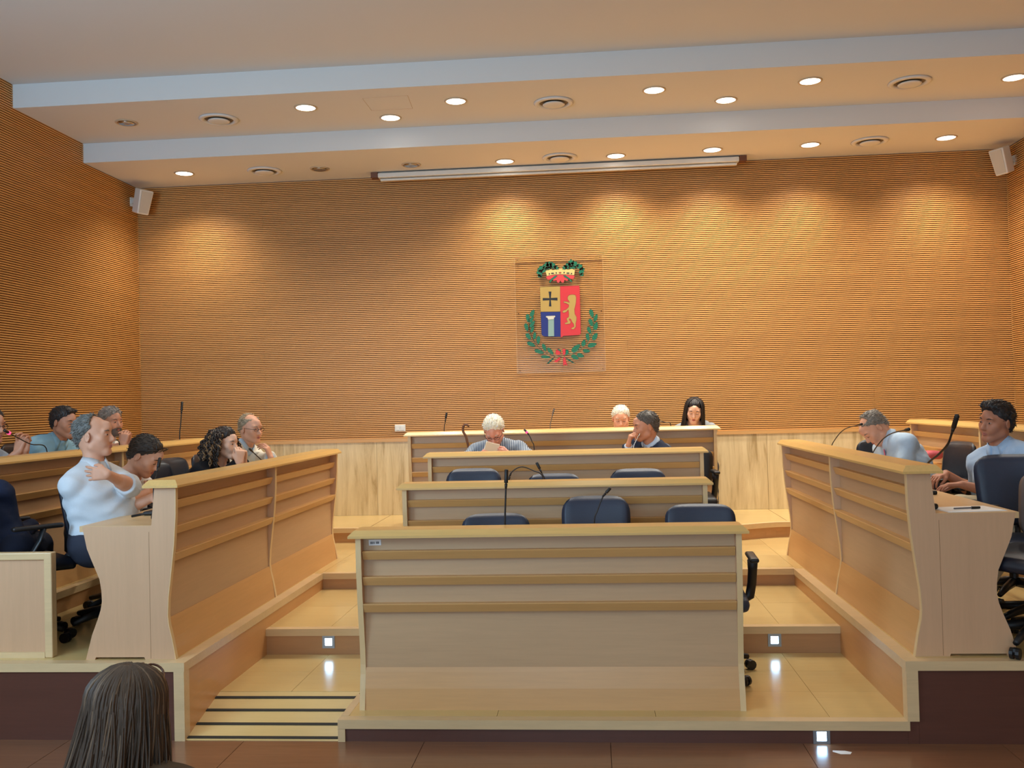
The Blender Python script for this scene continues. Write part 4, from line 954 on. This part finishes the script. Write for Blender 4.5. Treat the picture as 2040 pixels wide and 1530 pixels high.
def curly(T, base, g, M, H, N, U, F, lt, arms):
    r = np.random.default_rng(5); mb = MB()
    for i in range(420):
        ph = r.uniform(R(-116), R(116)); el = r.uniform(-.25, 1.0)
        x = math.sin(ph); y = -math.cos(ph); rad = .098+r.uniform(-.012, .022)
        z0 = .040+.090*el; k = math.sqrt(max(.05, 1-min(1, max(0, el))**2)); px, py = x*rad*k, y*rad*1.08*k-.020
        L = r.uniform(.08, .21)*(1.15 if el < .5 else .8); turns = L/.030; cr = r.uniform(.007, .012); a0 = r.uniform(0, 6); pts = []
        n = 16
        for j in range(n+1):
            q = j/n; fall = q*L; out = (1+.34*math.sin(min(1, q*1.2)*1.57)); a = a0+turns*2*math.pi*q/1.6
            bx, by = px*out+x*.02*q, py*out+y*.02*q; bz = z0-fall+.02*math.sin(q*3.1)*(el > .5)
            pts.append(g(bx+cr*math.cos(a), by+cr*math.sin(a), bz))
        mb.tube(pts, [.0055]*(n)+[.002], 5, mi=(1 if r.random() < .40 and z0 < .10 else 0))
    mb.build('curls', [hair_mat((44, 32, 26)), hair_mat((136, 102, 66))], T, smooth=True)
    bl = MB()
    for sd, c in (('L', .10), ('R', .08)):
        a, e_, w_ = arms[sd]; d = unit(w_-e_); p = w_-d*.02-base; bl.tube([p, p+d*.012], .034, 16)
    bl.build('bracelets', CHROME, T)
person('woman with big curly brown hair and black top, hands raised before her face', Z3, (-.32, .04, .54), at(449, 884, X=-2.84), -14, 4, 0, -10, SK3, (22, 22, 26), pants=(30, 30, 34), s=.96, female=True, collar=False, sleeve='long', hair_col=(44, 32, 26), brow=(40, 28, 22),
       hair=dict(t=.020, c=-.002, temple=.9, amp=.004, ears=False, add=[C((-.055, -.06, -.01), (-.070, -.060, -.12), .045, .042, .02), C((.055, -.06, -.01), (.070, -.060, -.12), .045, .042, .02), C((0, -.075, .0), (0, -.085, -.12), .055, .05, .02)]), lips=(170, 70, 70),
       hands=dict(R=(at(477, 922, X=-2.60), (0, -.4, -1), (.05, .1, 1), (-.6, .8, 0), .9), L=(at(493, 918, X=-2.56), (0, .5, -1), (.05, -.1, 1), (-.5, -.8, 0), .8)), extras=curly)
person('man with glasses, cream jacket and pale blue shirt, chin on his hand', Z3, (-.32, .04, .55), at(500, 854, X=-2.86), -26, 6, 2, -22, SK1, (186, 206, 222), jacket=(222, 216, 200), s=1.0, hair_col=(150, 132, 106), brow=(140, 120, 100), glasses=True,
       hair=dict(t=.009, c=-.022, bald=(.085, -.02), amp=.0015),
       hands=dict(L=(at(540, 912, X=-2.60), (.1, .3, -1), (-.30, -.10, 1), (-1, .1, -.1), .55), R=((-2.62, 7.45, 1.13), (0, -.5, -1), (.3, .9, 0), (0, 0, -1), .3)))
# -- left second row
person('man at the far left picture edge, hands clasped by a pink-ringed microphone', Z4, (-.27, 0, .55), at(-18, 848, X=-4.22), -15, 6, 0, -15, SK2, (150, 168, 190), hair_col=(72, 64, 58), glasses=True, hair=dict(t=.011, c=.0),
       hands=dict(R=(at(36, 900, X=-3.98), (0, -.3, -1), (.25, .1, 1), (.1, 1, -.1), .6), L=(at(50, 897, X=-3.95), (0, .3, -1), (.1, -.1, 1), (0, -1, -.1), .6)), sleeve='rolled')
person('dark-haired man in a sky-blue shirt at the left second-row bench', Z4, (-.27, 0, .55), at(128, 841, X=-4.22), -14, 10, 2, -20, SK2, (140, 186, 210), build=1.08, hair_col=(44, 38, 36), brow=(34, 28, 26), open_eyes=False,
       hair=dict(t=.012, c=.006, amp=.002, add=[C((-.04, .070, .098), (.04, .074, .096), .014, .014, .015)]))
person('grey-haired bearded man in white, hands folded at his chin, left second row', Z4, (-.27, 0, .545), at(222, 841, X=-4.22), -24, 2, 0, -12, SK2, (232, 228, 220), hair_col=(142, 132, 122), brow=(70, 58, 50), beard=(92, 78, 70), hair=dict(t=.020, c=.002, amp=.005),
       hands=dict(R=(at(246, 886, X=-3.90), (0, -.4, -1), (.10, .15, 1), (.0, 1, -.1), .6), L=(at(264, 884, X=-3.86), (0, .4, -1), (-.10, -.1, 1), (0, -1, -.1), .6)), sleeve='rolled')
person('person in navy cut off by the left picture edge beside the parapet', Z3, (.20, 0, .50), (-3.62, 5.10, 1.40), 120, 20, 0, 100, SK2, (24, 34, 58), pants=(24, 30, 48), build=1.12, belly=.03, hair_col=(60, 52, 46), hair=dict(t=.01))
# -- third centre bench
person('white-haired man in a blue striped shirt, head bowed over his phone', Z3, (.02, .30, .545), at(984, 858, Y=7.93), -92, 42, 3, -90, (226, 160, 136), (90, 104, 124), topmat=striped((78, 92, 112), (172, 182, 190)), build=1.12, belly=.03, hair_col=(236, 230, 206), brow=(200, 190, 170), glasses=True, open_eyes=False,
       hair=dict(t=.014, c=.004, amp=.0022, hi=.06), h=.0062,
       hands=dict(L=(at(1014, 906, Y=7.76), (.9, .2, -.4), (-.88, -.25, .22), (-.2, .9, .2), .5), R=(at(958, 908, Y=7.76), (-.9, .2, -.4), (.88, -.25, .22), (.2, .9, .2), .5)))
T = thing('mobile_phone', 'pale mobile phone held by the white-haired man in the striped shirt', 'phone', tuple(at(980, 891, Y=7.70)))
MB().rbox((0, 0, 0), (.074, .009, .140), .004, 2, M=np.array(Matrix.Rotation(R(-72), 3, 'Y')@Matrix.Rotation(R(40), 3, 'X'))).build('phone_body', mat('phone_cream', (232, 226, 208), .4), T)
def tie(col):
    tm = cloth_mat(col, .5)
    def f(T, base, g, M, H, N, U, F, lt, arms):
        mb = MB(); p = N-U*.045+F*.085-base
        mb.tube([p+U*.02, p, p-U*.06+F*.03, p-U*.20+F*.05, p-U*.30+F*.045], [.014, .013, .016, .026, .020], 6, flat=.3); mb.build('tie', tm, T, smooth=True)
    return f
person('grey-haired man in a dark navy suit, hand held to his mouth', Z3, (.12, .26, .55), at(1286, 849, Y=7.98), 196, 8, -3, 218, SK2, (190, 206, 222), jacket=(30, 40, 60), hair_col=(84, 78, 72), brow=(44, 36, 30), hair=dict(t=.009, c=.006, amp=.0016), extras=tie((40, 40, 54)), h=.0062,
       hands=dict(L=((.45, 7.62, 1.12), (.3, 0, -1), (-1, .2, 0), (0, 0, -1), .3), R=(at(1252, 888, Y=7.86), (-.3, -.2, -1), (.22, -.12, 1), (.9, .1, 0), .9)))
# -- rearmost bench
person('white-haired man looking down behind the rearmost bench', Z4, (0, .29, .50), at(1237, 834, Y=9.30), -92, 16, 0, -90, (222, 162, 130), (210, 214, 220), hair_col=(226, 220, 200), brow=(170, 150, 130), open_eyes=False, hair=dict(t=.012, c=.004, amp=.002, hi=.06))
def longhair(T, base, g, M, H, N, U, F, lt, arms):
    r = np.random.default_rng(9); mb = MB()
    for i in range(320):
        ph = r.uniform(R(-128), R(128)); x, y = math.sin(ph), -math.cos(ph); k = r.uniform(.97, 1.08); pts = []; w0 = r.uniform(0, 6)
        for j in range(14):
            q = j/13
            if q < .35: a = q/.35*1.45; rr, z = math.sin(a), .038+math.cos(a)*.096
            else: rr = 1+.30*(q-.35); z = .048-(q-.35)/.65*.235
            u = max(0, q-.35)
            pts.append(g(x*rr*.092*k+.010*u*math.sin(q*11+w0), (y*rr*.108-.016)*k+.03*u, z))
        mb.tube(pts, .0048, 4)
    mb.build('hair_strands', hair_mat((30, 22, 20)), T, smooth=True)
person('dark long-haired woman looking down behind the rearmost bench at right', Z4, (.03, .28, .50), at(1383, 818, Y=9.32), -98, 22, -6, -92, SK3, (150, 156, 160), s=.95, female=True, collar=False, hair_col=(30, 22, 20), brow=(36, 26, 22), open_eyes=False, lips=(172, 84, 76),
       hair=dict(t=.014, c=.012, temple=1.3, amp=.0012, ears=False, add=[C((-.072, -.02, .0), (-.092, -.01, -.15), .022, .034, .01), C((.072, -.02, .0), (.092, -.01, -.15), .022, .034, .01), C((0, -.07, .0), (0, -.08, -.15), .06, .06, .02)]), extras=longhair)
# -- right front bench
person('grey-haired man in light blue shirt and pink tie bending over the bench', Z3, (.34, -.02, .57), at(1741, 853, X=2.12), 190, 48, 5, 192, SK1, (184, 206, 226), drop=-.03, build=1.05, hair_col=(124, 116, 106), brow=(110, 96, 86), open_eyes=False,
       hair=dict(t=.010, c=-.018, bald=(.088, -.0), amp=.0015), extras=tie((226, 120, 150)),
       hands=dict(L=((2.00, 7.06, 1.13), (.5, -.1, -1), (-.9, .3, -.1), (0, 0, -1), .3), R=((1.98, 7.34, 1.13), (.4, .3, -1), (-1, 0, 0), (0, 0, -1), .3)))
person('man with dark quiff in a pale blue shirt, leaning back at right', Z3, (.14, .02, .56), at(1984, 840, X=2.46), 206, 4, -8, 214, (184, 124, 96), (176, 200, 226), pants=(214, 200, 168), build=1.08, hair_col=(38, 34, 34), brow=(30, 24, 22), h=.0062, sleeve='rolled',
       hair=dict(t=.012, c=.014, amp=.0028, add=[('e', (.005, .040, .098), (.062, .052, .034), I3, .02, '+')]),
       knees=dict(R=((2.20, 5.90, .99), (2.12, 5.66, .52)), L=((2.40, 5.72, .90), (2.24, 5.80, .49))),
       hands=dict(L=(at(1918, 966, X=2.26), (.7, -.6, -.6), (-1, .25, .0), (0, 0, -1), .35), R=(at(1896, 946, X=2.28)+[0, .10, 0], (-.3, .7, -.5), (-.9, -.5, -.2), (0, 0, -1), .4)))
# -- woman in the foreground seen from behind
def backhair(T, base, g, M, H, N, U, F, lt, arms):
    r = np.random.default_rng(21); mb = MB()
    for i in range(900):
        ph = r.uniform(R(-150), R(150)); x, y = math.sin(ph), -math.cos(ph); k = r.uniform(.98, 1.07); pts = []; sw = r.normal()*.022; w0 = r.uniform(0, 6); fl = .34+.12*r.random(); n = 22
        for j in range(n+1):
            q = j/n
            if q < .28: a = q/.28*1.5; rr, z = math.sin(a), .040+math.cos(a)*.088
            else: u = (q-.28)/.72; rr = 1+fl*u**1.3; z = .046-u*.42
            u = max(0, (q-.28)/.72)
            pts.append(g(x*rr*.094*k+sw*u+.004*math.sin(q*7+w0)-.060*u*u, (y*rr*.112-.016)*k+.003*math.sin(q*8+w0), z))
        rd = r.uniform(.0020, .0046); mb.tube(pts, [rd*.6]+[rd]*(n-2)+[rd*.7, rd*.3], 4, mi=(0 if r.random() < .8 else 1))
    mb.build('hair_strands', [hair_mat((78, 62, 48)), hair_mat((120, 98, 76))], T, smooth=True)
    gl = MB(); gd = mat('tortoise_frame', (96, 60, 40), .3)
    for e in (-1, 1):
        ring = [g(e*.032+.027*math.cos(a), .066+.020*math.sin(a), .108+.010*math.sin(a)-abs(e*.032+.027*math.cos(a))*.42) for a in np.linspace(0, 2*math.pi, 16)]
        gl.tube(ring, .0034, 6, caps=False); gl.tube([g(e*.060, .070, .088), g(e*.088, .02, .070), g(e*.098, -.03, .045)], .0034, 6)
    gl.tube([g(-.008, .068, .106), g(.008, .068, .106)], .003, 6); gl.build('sunglasses', gd, T, smooth=True)
WH = at(257, 1412, Y=2.50)
person('woman with long brown hair and sunglasses on her head, seen from behind', -.32, (.02, 0, WH[2]-.62+.32), WH, 84, 4, 3, 92, SK3, (92, 78, 62), pants=(50, 50, 60), s=.96, female=True, collar=False, hair_col=(62, 50, 40),
       hair=dict(t=.008, c=.03, temple=.4, amp=.001, ears=False, add=[C((0, -.060, .0), (-.02, -.07, -.15), .060, .055, .02)]), extras=backhair)
CHA = make_chair('audience_chair', 'audience chair under the long-haired woman, below the picture edge', NAVY_DARK, H=.80, arms=False)
place(CHA, WH[0]+.02, 2.52, -.32, R(92))
# pink garment on the chair behind the bending man
o = MB().rbox((0, 0, 0), (.14, .20, .07), .03, 4).build('folded_garment', cloth_mat((196, 96, 104)), smooth=True); o.location = tuple(at(1856, 906, X=2.95)); tag(o, 'dusty pink garment showing behind the bending man', 'clothing')

# ------------------------------------------------------------------ the coat of arms on its clear plate
YC = YB-.050
def zp(x, y, Y=YC): return at(980+x/5.464, 490+y/5.464, Y=Y)      # measured on an enlarged view of the emblem
c0 = zp(745, 740); 
T = thing('coat_of_arms', 'painted coat of arms with crown and laurel on a clear plate, centre of back wall', 'emblem', tuple(c0))
q = [zp(270, 120), zp(1195, 90), zp(1240, 1372), zp(275, 1390)]
x0, x1 = q[3][0]-c0[0], q[2][0]-c0[0]; zb, zt = q[3][2]-c0[2], q[1][2]-c0[2]-.004
MB().box(x0, .004, zb, x1, .009, zt).build('clear_plate', ACRYLIC, T)
edge = mat('plate_edge', (206, 168, 118), .3)
mb = MB()
for a in ((x0, zb, x1, zb+.005), (x0, zt-.003, x1, zt), (x0, zb, x0+.003, zt), (x1-.003, zb, x1, zt)): mb.box(a[0], .003, a[1], a[2], .0095, a[3])
mb.build('plate_edge', edge, T)
for bx in (x0+.03, x1-.03):
    for bz in (zb+.03, (zb+zt)/2+.02, zt-.03): MB().tube([(bx, .024, bz), (bx, -.003, bz)], .006, 10).build('fixing_bolt', mat('bolt_brass', (120, 84, 44), .4, metal=.6), T)
LAY = [0]
def flat(name, pts, col, layer=0, out=True, parent=T, ol=.9):
    """flat painted shape with its thin dark outline"""
    m_ = mat('paint_%d_%d_%d' % col, col, .45)
    P = [zp(*p)-c0 for p in pts]; y = .003-.0008*layer
    o = MB().prism([(p[0], p[2]) for p in P], 'y', y, y-.0006).build(name, m_, parent)
    if out:
        cx = P+[P[0]]; mb = MB(); mb.tube([(p[0], y-.0006, p[2]) for p in cx], .0010*ol, 4, caps=False); mb.build('outline', mat('outline_ink', (24, 40, 30) if col[1] > 90 and col[0] < 60 else (60, 34, 20), .5), o)
    return o
GOLD, REDC, BLUEC, GREEN, DGRN, INK = (178, 146, 70), (200, 42, 46), (18, 32, 112), (8, 108, 74), (8, 84, 60), (16, 16, 16)
flat('shield_quarter', [(522, 445), (742, 438), (745, 714), (530, 716)], GOLD, 0)
flat('shield_quarter', [(742, 438), (950, 430), (957, 470), (968, 945), (962, 962), (945, 970), (775, 980), (757, 1000), (748, 985)], REDC, 0)
flat('shield_quarter', [(530, 718), (745, 716), (748, 988), (570, 984), (548, 975), (540, 955)], BLUEC, 0)
flat('cross', [(616, 496), (648, 496), (641, 566), (714, 562), (714, 594), (641, 588), (648, 658), (620, 658), (626, 590), (553, 594), (553, 566), (626, 568)], INK, 1, False)
flat('column', [(612, 800), (676, 797), (678, 982), (612, 984)], (132, 160, 150), 1, True, ol=.7)
flat('capital', [(588, 762), (688, 758), (690, 772), (676, 780), (676, 798), (612, 802), (604, 782), (588, 776)], (206, 200, 180), 2, True, ol=.7)
flat('lion', [(880, 528), (908, 534), (918, 560), (914, 620), (906, 660), (898, 690), (902, 740), (922, 775), (920, 810), (912, 840), (914, 880), (890, 908), (862, 904), (872, 888), (894, 880), (892, 850), (872, 826), (862, 800), (846, 790), (838, 800), (858, 824), (852, 846), (800, 852), (792, 838), (826, 828), (816, 806), (812, 788), (836, 772), (838, 740), (832, 690), (812, 716), (782, 728), (766, 716), (780, 700), (806, 694), (836, 664), (838, 640), (808, 624), (778, 616), (786, 602), (814, 606), (846, 616), (838, 598), (826, 584), (824, 556), (838, 536), (858, 530)], GOLD, 1)
flat('crown_band', [(578, 262), (620, 262), (640, 248), (660, 262), (700, 252), (745, 246), (790, 250), (840, 256), (870, 246), (905, 262), (895, 318), (820, 310), (745, 308), (670, 312), (598, 326)], (214, 192, 116), 1)
flat('crown_cap', [(598, 328), (670, 314), (745, 310), (820, 312), (896, 320), (900, 345), (880, 360), (840, 358), (820, 380), (790, 372), (780, 402), (758, 396), (745, 376), (730, 402), (708, 396), (704, 374), (672, 380), (650, 362), (610, 366), (588, 348)], (206, 62, 62), 2)
for x, y, w in ((625, 303, 8), (660, 297, 18), (700, 293, 8), (742, 291, 16), (786, 290, 8), (828, 295, 18), (866, 300, 8)):
    flat('jewel', [(x+w*math.cos(a), y+(7 if w > 10 else 8)*math.sin(a)) for a in np.linspace(0, 2*math.pi, 9)[:-1]], (150, 40, 40) if w == 16 else (40, 40, 40), 3, False)
flat('crown_stem', [(712, 322), (690, 322), (640, 362), (622, 396), (634, 402), (656, 372), (700, 338)], GREEN, 3)
flat('crown_stem', [(776, 320), (800, 320), (846, 352), (876, 386), (862, 394), (838, 366), (790, 336)], GREEN, 3)
def leaf(cx, cy, L, w, ang, col=GREEN, name='leaf', lobes=0):
    a = R(ang); pts = []
    for t in np.linspace(0, 2*math.pi, 13 if not lobes else 25)[:-1]:
        u = math.cos(t)*L/2; v = math.sin(t)*w/2*(1-.25*math.cos(t)); k = 1+(.20*math.sin(t*lobes) if lobes else 0); pts.append((cx+(u*math.cos(a)-v*math.sin(a))*k, cy+(u*math.sin(a)+v*math.cos(a))*k))
    o = flat(name, pts, col, 2, True, ol=.9)
    p = [zp(cx-L*.42*math.cos(a), cy-L*.42*math.sin(a))-c0, zp(cx+L*.42*math.cos(a), cy+L*.42*math.sin(a))-c0]
    MB().tube([(k[0], .0004, k[2]) for k in p], .0007, 4).build('leaf_vein', mat('outline_ink', (24, 40, 30), .5), o)
for v in [(440, 732, 88, 44, -68), (392, 785, 92, 42, 82), (432, 800, 84, 34, -62), (376, 885, 92, 40, 75), (440, 850, 90, 38, -55), (440, 905, 84, 34, -68), (398, 985, 84, 44, 55), (465, 975, 84, 34, -85), (428, 1070, 98, 44, 24), (505, 1025, 92, 40, 92), (570, 1105, 92, 38, 68), (515, 1150, 108, 42, 18), (636, 1145, 100, 40, 48), (585, 1208, 104, 34, 5),
          (1085, 735, 98, 44, 72), (1130, 780, 84, 40, -70), (1078, 835, 92, 42, 70), (1132, 870, 92, 44, -78), (1060, 918, 84, 40, 68), (1122, 985, 92, 50, -60), (1042, 990, 84, 38, 82), (1092, 1078, 100, 50, -15), (998, 1055, 78, 42, -72), (1030, 1142, 84, 40, 5), (915, 1112, 120, 56, -42), (965, 1192, 80, 46, 20), (905, 1210, 90, 46, 28)]: leaf(*v)
for v in [(520, 300, 90, 52, 70), (540, 245, 84, 56, -40), (590, 215, 84, 58, -70), (625, 210, 80, 60, 60), (665, 215, 84, 56, 40), (700, 235, 60, 40, 30), (560, 270, 70, 40, -20), (620, 240, 80, 30, 0),
          (975, 275, 90, 52, 110), (960, 230, 84, 56, 40), (905, 200, 84, 60, 30), (860, 190, 84, 58, 100), (828, 215, 80, 56, -40), (795, 232, 60, 40, -30), (880, 230, 90, 36, 5), (520, 328, 44, 34, 20), (976, 312, 44, 34, 160)]: leaf(*v, name='oak_leaf', lobes=7)
def stem(pts, w, col, nm='stem'):
    P = [zp(*p)-c0 for p in pts]; P = smooth_path([(p[0], .0015, p[2]) for p in P], 4); MB().tube(P, w, 5).build(nm, mat('paint_%d_%d_%d' % col, col, .45), T)
stem([(402, 790), (410, 900), (440, 1000), (510, 1100), (610, 1175), (760, 1208)], .0028, (16, 30, 24))
stem([(1112, 790), (1104, 900), (1070, 1000), (1000, 1090), (900, 1160), (780, 1190)], .0028, (20, 110, 80))
flat('ribbon', [(690, 1160), (700, 1128), (725, 1116), (748, 1130), (750, 1170), (730, 1186), (700, 1184)], REDC, 3); flat('ribbon', [(708, 1130), (730, 1120), (750, 1136), (748, 1165), (738, 1140)], GREEN, 4)
flat('ribbon', [(768, 1120), (798, 1118), (802, 1170), (786, 1196), (772, 1180)], REDC, 3); flat('ribbon', [(804, 1134), (832, 1130), (836, 1165), (812, 1192), (800, 1180)], GREEN, 3)
flat('ribbon', [(740, 1206), (668, 1262), (712, 1268), (728, 1240), (722, 1284), (745, 1220)], REDC, 3); flat('ribbon', [(790, 1200), (772, 1240), (778, 1310), (796, 1290), (825, 1306), (806, 1250), (796, 1210)], REDC, 3)
flat('ribbon', [(800, 1212), (850, 1240), (915, 1284), (880, 1275), (830, 1246)], DGRN, 3); flat('ribbon', [(690, 1200), (640, 1236), (590, 1288), (620, 1278), (660, 1240)], DGRN, 3)
